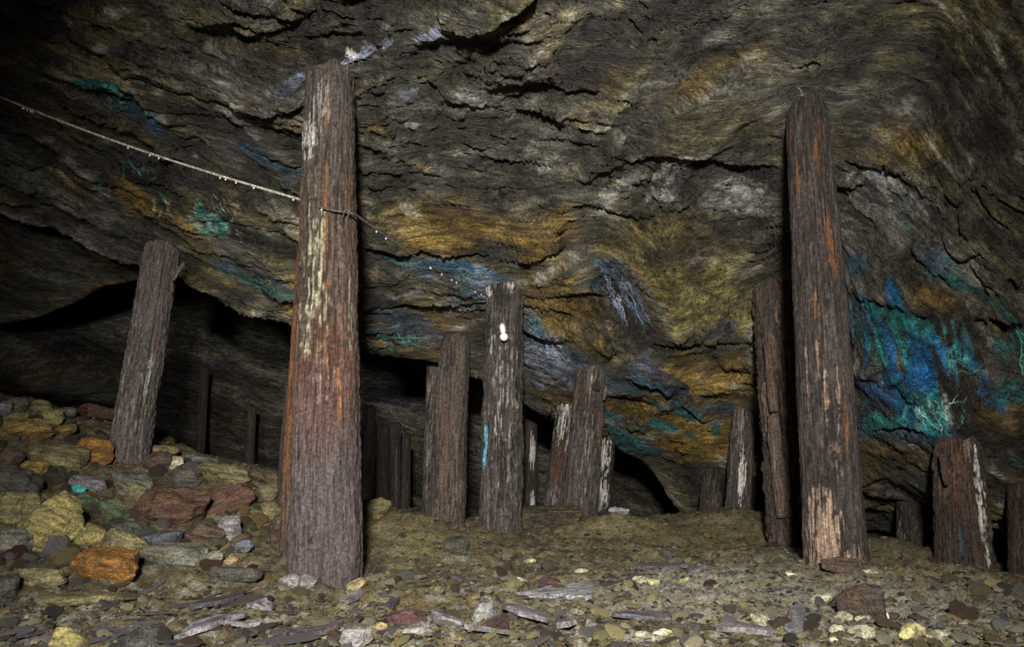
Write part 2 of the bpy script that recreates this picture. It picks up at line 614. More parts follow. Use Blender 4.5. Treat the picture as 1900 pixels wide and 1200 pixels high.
def poisson(gi, gj):
    """Scalar field whose slope is closest to (gi, gj), free edges."""
    R, C = gi.shape
    d = np.zeros((R, C))
    d[:-1] += gi[:-1]
    d[1:] -= gi[:-1]
    d[:, :-1] += gj[:, :-1]
    d[:, 1:] -= gj[:, :-1]
    e = np.concatenate([d, d[::-1]], 0)
    e = np.concatenate([e, e[:, ::-1]], 1)
    f = np.fft.rfft2(e)
    ki = 2 * np.cos(2 * np.pi * np.arange(2 * R) / (2 * R)) - 2
    kj = 2 * np.cos(2 * np.pi * np.arange(C + 1) / (2 * C)) - 2
    k = ki[:, None] + kj[None]
    k[0, 0] = 1
    f = f / k
    f[0, 0] = 0
    return -np.fft.irfft2(f, s=e.shape)[:R, :C] * -1


def strata_coords(P, seed, wob):
    """Along / across coordinates that follow the folds, in metres, for the fine grain of the rock."""
    U, V = chart(P)
    a = flow(U, V) + wob * fbm(P * 1.7, 3, seed)
    Pi = np.roll(P, -1, 0) - P
    Pj = np.roll(P, -1, 1) - P
    dUi, dVi = np.roll(U, -1, 0) - U, np.roll(V, -1, 0) - V
    dUj, dVj = np.roll(U, -1, 1) - U, np.roll(V, -1, 1) - V
    li, lj = np.linalg.norm(Pi, axis=-1), np.linalg.norm(Pj, axis=-1)
    si = li / (np.hypot(dUi, dVi) + 1e-6)
    sj = lj / (np.hypot(dUj, dVj) + 1e-6)
    ca, sa = np.cos(a), np.sin(a)
    psi = poisson((ca * dUi + sa * dVi) * si, (ca * dUj + sa * dVj) * sj)
    phi = poisson((-sa * dUi + ca * dVi) * si, (-sa * dUj + ca * dVj) * sj)
    return psi, phi


def cells(a, b, seed):
    """Broken blocks: random offset and tilt for each, and distance to the joint."""
    g_ = np.random.default_rng(seed)
    T = g_.random((64, 64, 5)).astype(np.float32)
    ia, ib = np.floor(a).astype(int), np.floor(b).astype(int)
    f1 = np.full(a.shape, 9.0)
    f2 = np.full(a.shape, 9.0)
    out = [np.zeros(a.shape) for _ in range(5)]
    for p in (-1, 0, 1):
        for q in (-1, 0, 1):
            t = T[(ia + p) % 64, (ib + q) % 64]
            da, db = a - (ia + p + t[..., 0]), b - (ib + q + t[..., 1])
            d = da * da + db * db
            m = d < f1
            f2 = np.where(m, f1, np.minimum(f2, d))
            f1 = np.where(m, d, f1)
            for k, v in enumerate((t[..., 2], t[..., 3], t[..., 4], da, db)):
                out[k] = np.where(m, v, out[k])
    e = np.sqrt(f2) - np.sqrt(f1)
    return (out[0] - 0.5 + (out[1] - 0.5) * out[3] * 1.2 + (out[2] - 0.5) * out[4] * 1.6) * sstep(0, 0.12, e) - 0.35 * np.exp(-(e / 0.06) ** 2), e, out[0]


def normals(P):
    a = np.gradient(P, axis=0)
    b = np.gradient(P, axis=1)
    n = np.cross(a, b)
    n /= np.linalg.norm(n, axis=-1, keepdims=True) + 1e-12
    return n


DARK = np.array([0.055, 0.048, 0.034])
GREY = np.array([0.115, 0.11, 0.088])
OLIVE = np.array([0.17, 0.135, 0.042])
OCHRE = np.array([0.31, 0.19, 0.032])
GOLD = np.array([0.38, 0.24, 0.04])
RUST = np.array([0.27, 0.085, 0.015])
LGREY = np.array([0.42, 0.42, 0.38])
VIOLET = np.array([0.24, 0.26, 0.36])
TEAL = np.array([0.014, 0.165, 0.16])
NAVY = np.array([0.012, 0.06, 0.11])
BLUE = np.array([0.012, 0.10, 0.26])
CYAN = np.array([0.16, 0.62, 0.55])
WHITE = np.array([0.8, 0.82, 0.78])
CREAM = np.array([0.62, 0.58, 0.33])

# ------------------------------------------------------------------ the hanging roof of the stope
def lip_curve(pix, T):
    out = []
    for px, py in pix:
        dd = np.linspace(1.2, 9.0, 900)
        P = at(np.full(900, px), np.full(900, py), dd)
        h = tps(T, P[:, 0], P[:, 1]) - P[:, 2]
        k = np.argmax(h < 0) if (h < 0).any() else 899
        out.append((P[k, 0] / P[k, 1], P[k, 1]))
    return np.array(out)


def roof_sheet(T, lip, tt, rows, y0, curl, rise, back):
    """Plan grid under the roof, ending in a broken edge that turns up and back."""
    o = np.argsort(lip[:, 0])
    ly = np.interp(tt, lip[o, 0], lip[o, 1])
    v = np.linspace(0, 1, rows)[:, None]
    Y = y0 * (ly[None] / y0) ** v
    X = tt[None] * Y
    Z = np.maximum(tps(T, X, Y), -0.8)
    s = np.linspace(0, 1, curl + 1)[1:, None]
    Yc = ly[None] + back * s ** 1.3
    Xc = tt[None] * Yc
    Zc = Z[-1][None] + rise * s ** 0.55
    P = np.stack([np.vstack([X, Xc]), np.vstack([Y, Yc]), np.vstack([Z, Zc])], -1)
    return P


def stain(col, U, V, nz, px, py, rx, ry, ang, c, s=1.0, soft=0.5, rag=0.5):
    a = math.radians(ang)
    du, dv = U - px, V - py
    p = (du * math.cos(a) + dv * math.sin(a)) / rx
    q = (-du * math.sin(a) + dv * math.cos(a)) / ry
    m = sstep(0.0, soft, 1 - np.sqrt(p * p + q * q) + rag * 0.4 * nz) * s
    return mix(col, np.asarray(c), m), m


tt = np.concatenate([np.linspace(-1.5, -0.78, 70)[:-1], np.linspace(-0.78, 0.78, 880), np.linspace(0.78, 1.5, 70)[1:]])
lipA = lip_curve([(-500, 230), (-250, 320), (0, 392), (100, 424), (190, 474), (330, 512), (430, 560), (500, 590), (560, 612), (670, 655), (780, 667), (900, 712),
                  (960, 742), (1040, 780), (1130, 828), (1210, 872), (1250, 930)], TC)
lipA = np.vstack([lipA, [[lipA[-1, 0] + 0.03, 8.0], [0.5, 8.2], [1.6, 8.2]]])
PA = roof_sheet(TC, lipA, tt, 470, 0.9, 26, 0.9, 0.9)
NA = normals(PA)
NA *= np.sign((NA * (np.array([0, 0, CAMZ]) - PA)).sum(-1, keepdims=True))
U, V, di, dj = foliation(PA, 3)
psiA, phiA = strata_coords(PA, 3, 0.35)
L1 = lic(di, dj, 16, 2, 11)
L2 = lic(di, dj, 16, 5, 12)
L3 = lic(di, dj, 12, 14, 13)
Lf = lic(di, dj, 9, 1, 14)
big = fbm(PA * 1.1, 3, 21)
mid = fbm(PA * 4.0, 3, 25)

# calm = the smooth slabs of the upper right
calm = sstep(1050, 1350, U + 0.6 * (300 - V)) * sstep(330, 230, V)
calm = np.maximum(calm, 0.75 * sstep(1.0, 0.2, np.hypot((U - 1330) / 190, (V - 500) / 110)))
calm = np.maximum(calm, 0.75 * sstep(1.0, 0.2, np.hypot((U - 870) / 190, (V - 405) / 60)))
rough = 1 - 0.7 * calm
disp = 0.055 * big + rough * (0.022 * L3 + 0.012 * L2 + 0.007 * L1 + 0.003 * Lf) + 0.012 * mid
# plates broken off along the foliation: terraces
q = L3 * 0.8 + 0.5 * L2 + 1.2 * mid
st = np.floor(q * 1.6)
fr = q * 1.6 - st
disp += rough * 0.022 * ((st + sstep(0.0, 0.16, fr)) / 1.6 - q)
q2 = L2 * 0.9 + 0.5 * L1 + 1.5 * fbm(PA * 9, 2, 31)
st2 = np.floor(q2 * 1.4)
disp += rough * 0.008 * ((st2 + sstep(0.0, 0.2, q2 * 1.4 - st2)) / 1.4 - q2)

wa, wb_ = 0.10 * fbm(PA * 2.5, 2, 33), 0.06 * fbm(PA * 3.5, 2, 35)
cA, eA, rA = cells((psiA + wa) / 0.42, (phiA + wb_) / 0.15, 3)
cB, eB, rB = cells((psiA + wa) / 0.13, (phiA + wb_ * 0.7) / 0.045, 4)
gate = 0.35 + 0.65 * sstep(-0.2, 0.3, noise3(PA * 1.6, 37))
disp += rough * gate * (0.06 * cA + 0.024 * cB)
wobU = 11 * fbm(PA * 3, 3, 41, 0.45)
wobV = 9 * fbm(PA * 3, 3, 45, 0.45)
ledges = [  # points, height in metres, reach in px, +1 = slab above the line stands proud, -1 = slab below it does
    ([(1080, 335), (1120, 305), (1160, 292), (1230, 290), (1290, 293), (1340, 302), (1450, 306), (1560, 293), (1640, 310), (1700, 345), (1735, 395), (1755, 415), (1830, 450), (1900, 490), (2000, 540)], 0.04, 150, 1),
    ([(905, 560), (940, 540), (985, 510), (1030, 490), (1075, 455), (1090, 445)], 0.075, 60, -1),
    ([(820, 45), (850, 38), (900, 25), (960, 0), (1010, -30)], 0.06, 70, 1),
    ([(690, 345), (760, 340), (850, 355), (940, 365), (1010, 385), (1050, 410)], 0.05, 40, -1),
    ([(665, 452), (720, 455), (780, 445), (850, 462), (940, 476), (1005, 470), (1060, 452)], 0.075, 60, 1),
    ([(1110, 640), (1190, 655), (1260, 640), (1330, 632), (1410, 642)], 0.05, 60, 1),
    ([(960, 560), (1010, 585), (1070, 590), (1130, 622), (1145, 642)], 0.04, 50, -1),
    ([(1575, 552), (1625, 545), (1680, 570), (1740, 600), (1830, 596), (1920, 580)], 0.06, 50, 1),
    ([(1585, 707), (1640, 708), (1690, 716), (1720, 740)], 0.05, 50, 1),
    ([(1800, 50), (1812, 95), (1845, 130), (1880, 190), (1890, 260)], 0.05, 60, -1),
    ([(660, 500), (740, 490), (820, 500), (890, 520)], 0.05, 35, -1),
    ([(660, 570), (760, 555), (840, 560), (900, 575)], 0.04, 30, 1),
    ([(0, 130), (70, 165), (150, 205), (260, 240), (340, 300)], 0.06, 50, 1),
    ([(20, 20), (70, 45), (120, 85), (190, 110)], 0.05, 50, 1),
    ([(0, 245), (90, 270), (170, 330), (250, 360), (330, 400), (430, 440)], 0.06, 45, 1),
    ([(90, 300), (150, 345), (230, 375), (300, 425), (420, 470), (560, 520)], 0.05, 45, 1),
    ([(420, 200), (480, 215), (540, 205), (570, 190)], 0.05, 40, 1),
    ([(670, 330), (640, 260), (690, 235), (740, 250)], 0.05, 40, -1),
    ([(1140, 690), (1210, 720), (1260, 735), (1300, 770), (1390, 775)], 0.055, 50, 1),
    ([(1150, 790), (1220, 800), (1300, 830), (1400, 840)], 0.045, 45, 1),
    ([(1255, 735), (1290, 690), (1310, 660)], 0.035, 35, -1),
    ([(1600, 800), (1700, 790), (1780, 810), (1900, 830)], 0.05, 50, 1),
    ([(1590, 900), (1680, 870), (1760, 880)], 0.04, 40, 1),
    ([(1820, 880), (1900, 905), (1990, 920)], 0.04, 40, 1),
    ([(780, 150), (830, 190), (900, 210), (1010, 230), (1060, 235)], 0.045, 45, 1),
    ([(1060, 330), (1100, 270), (1190, 220), (1300, 160), (1430, 90), (1520, 40)], 0.05, 60, -1),
    ([(900, 180), (1000, 160), (1060, 175), (1120, 160)], 0.035, 50, 1),
    ([(1640, 260), (1700, 230), (1760, 215)], 0.03, 40, 1),
    ([(1540, 240), (1600, 235), (1640, 215)], 0.03, 35, -1),
    ([(350, 60), (430, 40), (520, 60), (570, 40)], 0.04, 40, 1),
]
lvar = 0.25 + 0.95 * sstep(-0.35, 0.35, noise3(PA * 2.6, 47))
for pts, h, reach, side in ledges:
    ds, sg, run = polydist(U + wobU, V + wobV, pts)
    near = sg * side < 0
    ends = sstep(0, 0.08, run) * sstep(1, 0.92, run)
    prof = np.exp(-ds / reach) * near * sstep(0, 6.0, ds) - 0.12 * np.exp(-(ds / 4.0) ** 2)
    disp += h * prof * np.clip(ends + 0.1, 0, 1) * (ds < 4 * reach) * lvar
# fine cracks, following nothing but the rock
ck = np.abs(noise3(PA * 2.3 + 0.25 * np.stack([mid, L2 * 0.3, mid], -1), 51))
disp -= 0.025 * np.exp(-(ck / 0.006) ** 2) * sstep(-0.1, 0.3, noise3(PA * 1.3, 53))

# keep the roof at its mean height where props are wedged against it
prop_tops = [(612, 150), (1497, 195), (300, 468), (935, 540), (840, 635), (1100, 690), (1440, 545), (1378, 770), (1320, 880), (1780, 835), (1688, 936)]
for px, py in prop_tops:
    disp *= 1 - 0.85 * np.exp(-((U - px) ** 2 + (V - py) ** 2) / 45.0 ** 2)

# --- mineral colours of the roof, with its dimmer top painted in
t1 = sstep(-1.2, 1.4, L2 + 0.5 * L1)
col = mix(np.broadcast_to(DARK, PA.shape), GREY, t1)
ol = sstep(-0.5, 0.9, big * 1.6 + 0.35 * L3 + mid * 0.6)
col = mix(col, OLIVE, 0.55 * ol * sstep(-1.0, 1.2, L1 + 0.4 * L2))
gd = sstep(0.55, 1.5, 0.7 * L2 + 0.6 * L1 + big) * sstep(-0.3, 0.4, fbm(PA * 2.2, 2, 61))
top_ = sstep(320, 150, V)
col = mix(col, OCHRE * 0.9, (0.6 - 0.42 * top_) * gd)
col = col * (1 - 0.25 * top_ * sstep(-0.5, 0.6, big))[..., None]  # darkened towards the top: the torch's falloff put into the rock colour
wet = 0.45 + 0.2 * sstep(-1, 1, L3)
nz = 0.5 * L2 + 0.7 * L1 + 0.5 * Lf
nzb = 0.7 * L3 + 0.6 * mid * 2


ovc, ova = col.copy(), np.zeros(U.shape)


def O(*a, **k):
    """Mineral crust lying over the rock: broken up further by the grain of the material."""
    global ovc, ova
    ovc, m = stain(ovc, U, V, nz, *a, **k)
    ova = np.maximum(ova * (1 - 0.3 * m), m)
    return m


def S(*a, **k):
    global col
    col, m = stain(col, U, V, nz if not k.pop('broad', False) else nzb, *a, **k)
    return m


# warm ground tone of the middle and right
for a in [(870, 410, 230, 62, 8, OCHRE, 0.55), (1010, 425, 90, 60, -10, OCHRE, 0.5), (1250, 430, 200, 120, -10, OLIVE * 1.25, 0.75), (1350, 560, 190, 110, 0, OLIVE * 1.1, 0.8),
          (1300, 690, 140, 75, 5, OCHRE * 1.15, 0.95), (1390, 700, 60, 60, 0, GOLD, 0.6), (1290, 710, 30, 40, 20, GOLD, 0.7), (1240, 790, 170, 60, 12, OCHRE * 0.9, 0.85), (1080, 770, 150, 60, 22, OCHRE * 0.6, 0.8),
          (800, 590, 160, 60, 12, OCHRE * 0.6, 0.75), (760, 650, 170, 28, 10, OCHRE * 0.8, 0.7), (1060, 560, 130, 70, 20, OCHRE * 0.65, 0.75), (1240, 540, 70, 90, 55, OLIVE * 1.3, 0.6),
          (1690, 250, 150, 45, 8, OCHRE * 0.55, 0.7), (1560, 240, 80, 60, 0, OCHRE * 0.5, 0.6), (1350, 230, 160, 60, -5, OLIVE * 0.8, 0.5), (1120, 150, 200, 60, -28, OCHRE * 0.42, 0.55),
          (1050, 110, 130, 60, -20, RUST * 0.5, 0.35), (1310, 140, 160, 16, -28, OCHRE * 0.6, 0.5), (1850, 600, 90, 70, 20, OCHRE * 0.5, 0.6), (1860, 780, 90, 60, 30, OCHRE * 0.6, 0.6),
          (1660, 850, 140, 50, 10, OCHRE * 0.6, 0.7), (1840, 900, 120, 50, 20, OCHRE * 0.5, 0.6), (1740, 555, 80, 24, 20, OCHRE * 1.0, 0.8), (1660, 690, 40, 40, 0, OLIVE * 2.0, 0.6),
          (250, 370, 60, 36, 28, OCHRE * 0.9, 0.85), (120, 330, 90, 22, 30, OCHRE * 0.55, 0.7), (330, 400, 60, 26, 25, OCHRE * 0.8, 0.7), (520, 270, 60, 40, 20, OCHRE * 0.5, 0.6),
          (500, 80, 110, 50, 10, OCHRE * 0.35, 0.6), (400, 60, 90, 40, 20, OLIVE * 0.7, 0.5), (80, 210, 90, 40, 28, OLIVE * 0.5, 0.5), (460, 390, 110, 26, 25, OLIVE * 0.8, 0.5), (430, 490, 120, 30, 22, OLIVE * 0.7, 0.5),
          (860, 120, 160, 36, -14, OLIVE * 0.7, 0.5), (700, 240, 60, 30, 20, OCHRE * 0.45, 0.5), (1040, 520, 60, 20, -35, OCHRE * 0.8, 0.7)]:
    S(*a, soft=0.8, rag=0.8, broad=True)
for a in [(1230, 350, 170, 60, -5, LGREY * 0.34, 0.75), (1400, 350, 130, 55, -5, LGREY * 0.34, 0.75), (1630, 360, 110, 60, 20, LGREY * 0.27, 0.7), (1500, 170, 150, 50, 0, GREY * 0.9, 0.5)]:
    S(*a, soft=0.9, rag=1.0)
# pale, mica bright rock under the long ledge
for a in [(1230, 330, 150, 50, -5, LGREY * 0.8, 0.85), (1390, 340, 130, 46, -5, LGREY * 0.8, 0.85), (1620, 330, 90, 34, 20, LGREY * 0.75, 0.85), (1700, 380, 60, 40, 40, LGREY * 0.55, 0.75),
          (1300, 390, 150, 30, -10, LGREY * 0.4, 0.6), (1650, 400, 90, 50, 20, LGREY * 0.3, 0.6), (1800, 480, 110, 20, 25, LGREY * 0.45, 0.6), (1480, 170, 70, 24, 0, LGREY * 0.5, 0.5),
          (1290, 180, 70, 26, -20, LGREY * 0.4, 0.4), (1560, 150, 60, 20, -20, LGREY * 0.4, 0.4), (1430, 60, 60, 24, -10, LGREY * 0.35, 0.4), (960, 310, 60, 20, 5, LGREY * 0.5, 0.4),
          (1740, 210, 80, 20, 20, LGREY * 0.35, 0.4), (1870, 25, 40, 16, 0, LGREY * 0.4, 0.5), (1330, 600, 30, 26, 0, np.array([.1, .1, .12]), 0.7), (1850, 740, 60, 26, 20, LGREY * 0.3, 0.5), (1820, 690, 40, 40, 20, LGREY * 0.35, 0.5)]:
    O(*a, soft=0.9, rag=1.5)
# bluish black wet bands
for a in [(760, 480, 120, 22, 8, NAVY, 0.85), (860, 490, 60, 16, 20, NAVY * 1.4, 0.8), (900, 530, 70, 22, 25, NAVY * 1.3, 0.75), (720, 580, 90, 26, 25, NAVY, 0.7), (250, 200, 90, 20, 30, NAVY, 0.85), (300, 240, 60, 14, 25, NAVY, 0.7),
          (490, 300, 80, 18, 28, NAVY, 0.8), (290, 330, 40, 16, 60, NAVY, 0.8), (250, 290, 50, 16, 55, NAVY, 0.7), (480, 510, 110, 16, 18, NAVY, 0.7), (1150, 540, 90, 34, 58, NAVY * 0.9, 0.9), (1030, 650, 110, 34, 28, NAVY * 0.9, 0.75),
          (1230, 720, 90, 12, 30, NAVY * 1.2, 0.85), (1330, 755, 70, 14, 8, NAVY * 1.4, 0.85), (1180, 780, 70, 16, 10, NAVY * 1.2, 0.8), (1180, 820, 70, 22, 14, NAVY * 1.2, 0.8), (1590, 490, 40, 22, 0, NAVY * 1.2, 0.8),
          (1730, 490, 50, 40, 50, NAVY, 0.75), (1640, 750, 90, 40, 20, NAVY * 1.1, 0.8), (1620, 800, 70, 24, 15, NAVY * 1.2, 0.7), (1730, 810, 130, 22, 8, NAVY, 0.8), (1850, 800, 80, 26, 40, NAVY * 1.1, 0.7), (1600, 590, 50, 50, 80, NAVY * 1.1, 0.7), (940, 660, 60, 20, 20, NAVY, 0.5)]:
    m = S(*a, soft=0.7, rag=1.0)
    wet = np.maximum(wet, 0.85 * m)
# copper blues and greens
for a in [(1725, 640, 120, 70, 60, TEAL * 0.7, 0.9), (1690, 590, 90, 26, 10, TEAL * 0.8, 0.85), (1640, 620, 40, 46, 80, TEAL * 0.6, 0.75), (1730, 670, 70, 42, 60, BLUE, 0.95), (1700, 700, 40, 40, 60, BLUE * 1.2, 0.85), (1790, 650, 46, 36, 60, BLUE * 0.9, 0.8),
          (1610, 620, 9, 60, 0, BLUE * 0.9, 0.8), (1655, 630, 8, 60, -20, BLUE * 0.9, 0.8), (1660, 540, 26, 14, 40, BLUE * 0.9, 0.85), (1620, 560, 40, 8, 15, TEAL, 0.8), (1750, 620, 30, 10, 0, TEAL * 1.7, 0.8),
          (1730, 760, 70, 34, 0, TEAL * 0.9, 0.8), (1660, 780, 60, 16, 5, TEAL * 1.3, 0.8), (1620, 740, 60, 18, 30, BLUE * 0.8, 0.8), (1830, 740, 40, 26, 40, BLUE * 0.6, 0.7), (1880, 640, 30, 36, 60, TEAL, 0.7), (1890, 720, 24, 40, 60, TEAL, 0.7),
          (1720, 510, 46, 20, 40, TEAL * 0.6, 0.7), (1850, 560, 40, 12, 30, TEAL * 0.6, 0.7), (1780, 830, 60, 12, 10, BLUE * 0.6, 0.6), (1790, 870, 50, 14, 30, TEAL * 0.5, 0.6), (1640, 800, 40, 12, 20, TEAL, 0.6), (1890, 860, 60, 16, 30, TEAL * 0.5, 0.7),
          (400, 395, 46, 14, 55, TEAL * 0.9, 0.85), (190, 355, 26, 8, 70, TEAL * 0.7, 0.8), (205, 165, 60, 14, 38, TEAL * 0.9, 0.85), (235, 300, 40, 10, 50, TEAL * 0.6, 0.7), (310, 355, 26, 12, 70, TEAL * 0.7, 0.8), (490, 290, 50, 8, 28, TEAL * 0.5, 0.6),
          (130, 320, 40, 8, 20, TEAL * 0.5, 0.6), (470, 510, 60, 6, 15, TEAL * 0.8, 0.7), (520, 540, 60, 8, 18, TEAL * 0.6, 0.6), (700, 615, 80, 10, 25, TEAL * 0.7, 0.75), (740, 480, 40, 5, 5, TEAL * 0.9, 0.7), (740, 500, 50, 5, 5, BLUE * 0.6, 0.7), (690, 640, 60, 8, 15, TEAL * 0.6, 0.6),
          (880, 530, 36, 12, 30, TEAL * 0.9, 0.7), (1005, 610, 22, 12, 50, TEAL * 1.2, 0.8), (1110, 480, 30, 8, 50, TEAL * 0.7, 0.7), (1190, 600, 40, 8, 62, TEAL * 0.6, 0.7), (1290, 755, 46, 7, 5, TEAL * 1.1, 0.8), (1350, 750, 44, 8, 10, BLUE * 0.8, 0.7),
          (1190, 775, 60, 8, 5, TEAL * 1.1, 0.8), (1150, 810, 50, 12, 15, TEAL * 0.9, 0.8), (1200, 835, 70, 8, 22, TEAL * 0.6, 0.7), (1150, 700, 50, 8, 30, TEAL * 0.6, 0.7), (1220, 650, 50, 8, -25, TEAL * 0.4, 0.6), (1330, 800, 16, 10, 60, TEAL, 0.7), (1280, 800, 22, 6, 40, TEAL, 0.7), (1240, 700, 60, 8, 35, BLUE * 0.4, 0.7), (1690, 430, 30, 14, 60, TEAL * .4, 0.5)]:
    m = O(*a, soft=0.55, rag=1.4)
    wet = np.maximum(wet, 0.8 * m)
# violet-grey bloom
for a in [(590, 132, 75, 16, -30, VIOLET * 1.1, 0.9), (705, 92, 105, 12, -20, VIOLET * 1.2, 0.95), (650, 108, 22, 12, -20, VIOLET * 1.9, 0.8), (540, 160, 26, 8, -15, VIOLET * 0.6, 0.7), (660, 45, 8, 22, 25, VIOLET * 0.5, 0.6), (755, 180, 14, 8, -30, VIOLET * 0.7, 0.7),
          (1165, 545, 80, 26, 60, VIOLET * 0.55, 0.5), (1120, 490, 40, 20, 50, VIOLET * 0.5, 0.45), (1010, 640, 60, 30, 35, VIOLET * 0.9, 0.5), (870, 550, 70, 10, 20, VIOLET * 0.6, 0.6), (740, 532, 70, 5, -5, VIOLET * 0.8, 0.7), (900, 540, 40, 14, 20, VIOLET * 0.9, 0.6),
          (1010, 720, 46, 8, 30, VIOLET * 0.9, 0.7), (1060, 680, 60, 7, 15, VIOLET * 0.7, 0.6), (940, 560, 30, 10, 60, VIOLET * 0.7, 0.5), (1590, 305, 50, 12, 15, VIOLET * 0.8, 0.65), (1610, 300, 40, 8, 20, VIOLET, 0.5), (800, 620, 60, 10, 25, VIOLET * 0.5, 0.5), (830, 630, 26, 14, 30, VIOLET * 0.8, 0.6),
          (1180, 670, 50, 10, -25, VIOLET * 0.5, 0.6), (960, 490, 20, 16, 40, VIOLET * 0.6, 0.6), (1490, 178, 14, 8, 30, WHITE * 0.7, 0.8), (1700, 905, 60, 12, 10, VIOLET * 0.35, 0.6), (1800, 640, 40, 30, 20, LGREY * 0.3, 0.5), (430, 300, 50, 5, 20, VIOLET * 0.4, 0.5), (200, 240, 60, 6, 30, VIOLET * 0.35, 0.5), (330, 330, 30, 8, 40, VIOLET * 0.4, 0.5)]:
    O(*a, soft=0.6, rag=1.5)


THREADS = []


def drips(seed, box, n, lean, c, w, s=0.9, wig=9):
    """Threads of pale mineral running down the rock."""
    global disp
    g = np.random.default_rng(seed)
    x0, y0, x1, y1 = box
    for k in range(n):
        a = g.uniform(x0, x1)
        y = y0 + g.uniform(0, 0.35) * (y1 - y0)
        ye = y1 - g.uniform(0, 0.35) * (y1 - y0)
        m = 9
        ys = np.linspace(y, ye, m)
        xs = a + lean * (ys - y) + np.cumsum(g.normal(0, wig / 3.2, m))
        if seed not in (9, 10):
            THREADS.append((xs, ys, np.asarray(c) * g.uniform(0.5, 1.15), 0.36 * w * g.uniform(0.5, 1.1)))
        sel = (np.abs(U - xs.mean()) < 120) & (np.abs(V - (y + ye) / 2) < 120)
        ds, _, run = polydist(U[sel], V[sel], np.stack([xs, ys], 1))
        ww = max(2.2, w * g.uniform(0.9, 1.6))
        mk = (0.6 if seed not in (9, 10) else 1.0) * s * np.exp(-(ds / ww) ** 2) * sstep(-1.3, 0.6, Lf[sel] + 0.8 * (1 - run))
        cc = np.asarray(c) * g.uniform(0.6, 1.2)
        ovc[sel] = mix(ovc[sel], cc, mk)
        ova[sel] = np.maximum(ova[sel], np.minimum(mk * 1.6, 1.0))
        disp[sel] += 0.004 * mk


drips(1, (350, 355, 420, 448), 12, 0.55, CREAM * 0.9, 2.0, 0.7)
drips(2, (372, 355, 415, 440), 7, 0.62, CYAN * 0.9, 2.6, 0.85)
drips(3, (176, 330, 205, 388), 9, 0.25, LGREY * 0.9, 1.8, 0.6)
drips(4, (290, 352, 325, 408), 9, 0.3, CREAM, 1.8, 0.75)
drips(5, (165, 145, 225, 205), 9, 1.1, CYAN * 0.8, 1.8, 0.75)
drips(6, (225, 290, 265, 330), 5, 0.6, CYAN, 1.6, 0.7)
drips(7, (1690, 735, 1800, 812), 9, 0.25, CYAN * 1.2, 1.9, 0.85, 14)
drips(8, (1740, 640, 1800, 700), 9, 0.5, CYAN, 1.9, 0.7)
drips(9, (1590, 590, 1790, 700), 16, 0.3, TEAL * 2.0, 3.0, 0.5)
drips(10, (1690, 620, 1790, 730), 12, 0.35, BLUE * 1.9, 3.0, 0.6)
drips(11, (1120, 490, 1165, 610), 10, 0.42, VIOLET * 2.0, 1.7, 0.75, 13)
drips(12, (975, 600, 1030, 665), 9, 0.6, VIOLET * 2.0, 1.8, 0.75)
drips(13, (1880, 600, 1930, 720), 8, 0.3, CYAN, 2.0, 0.8)
drips(14, (1120, 715, 1150, 755), 5, 0.6, CREAM, 1.6, 0.7)
drips(15, (720, 610, 790, 650), 7, 0.9, CYAN * 0.9, 1.6, 0.65)
drips(16, (660, 600, 710, 655), 4, 0.9, CYAN * 0.8, 1.6, 0.6)
drips(17, (1160, 775, 1220, 830), 8, 0.9, CYAN * 0.7, 1.8, 0.5)
drips(18, (640, 95, 662, 122), 6, 0.2, WHITE * 0.9, 1.7, 0.8)
drips(19, (860, 520, 930, 560), 7, 1.1, VIOLET * 1.4, 1.7, 0.5)
drips(20, (215, 385, 260, 425), 4, 0.9, LGREY, 1.7, 0.5)
drips(21, (1695, 730, 1770, 800), 5, 0.3, WHITE * .9, 1.6, 0.8, 16)
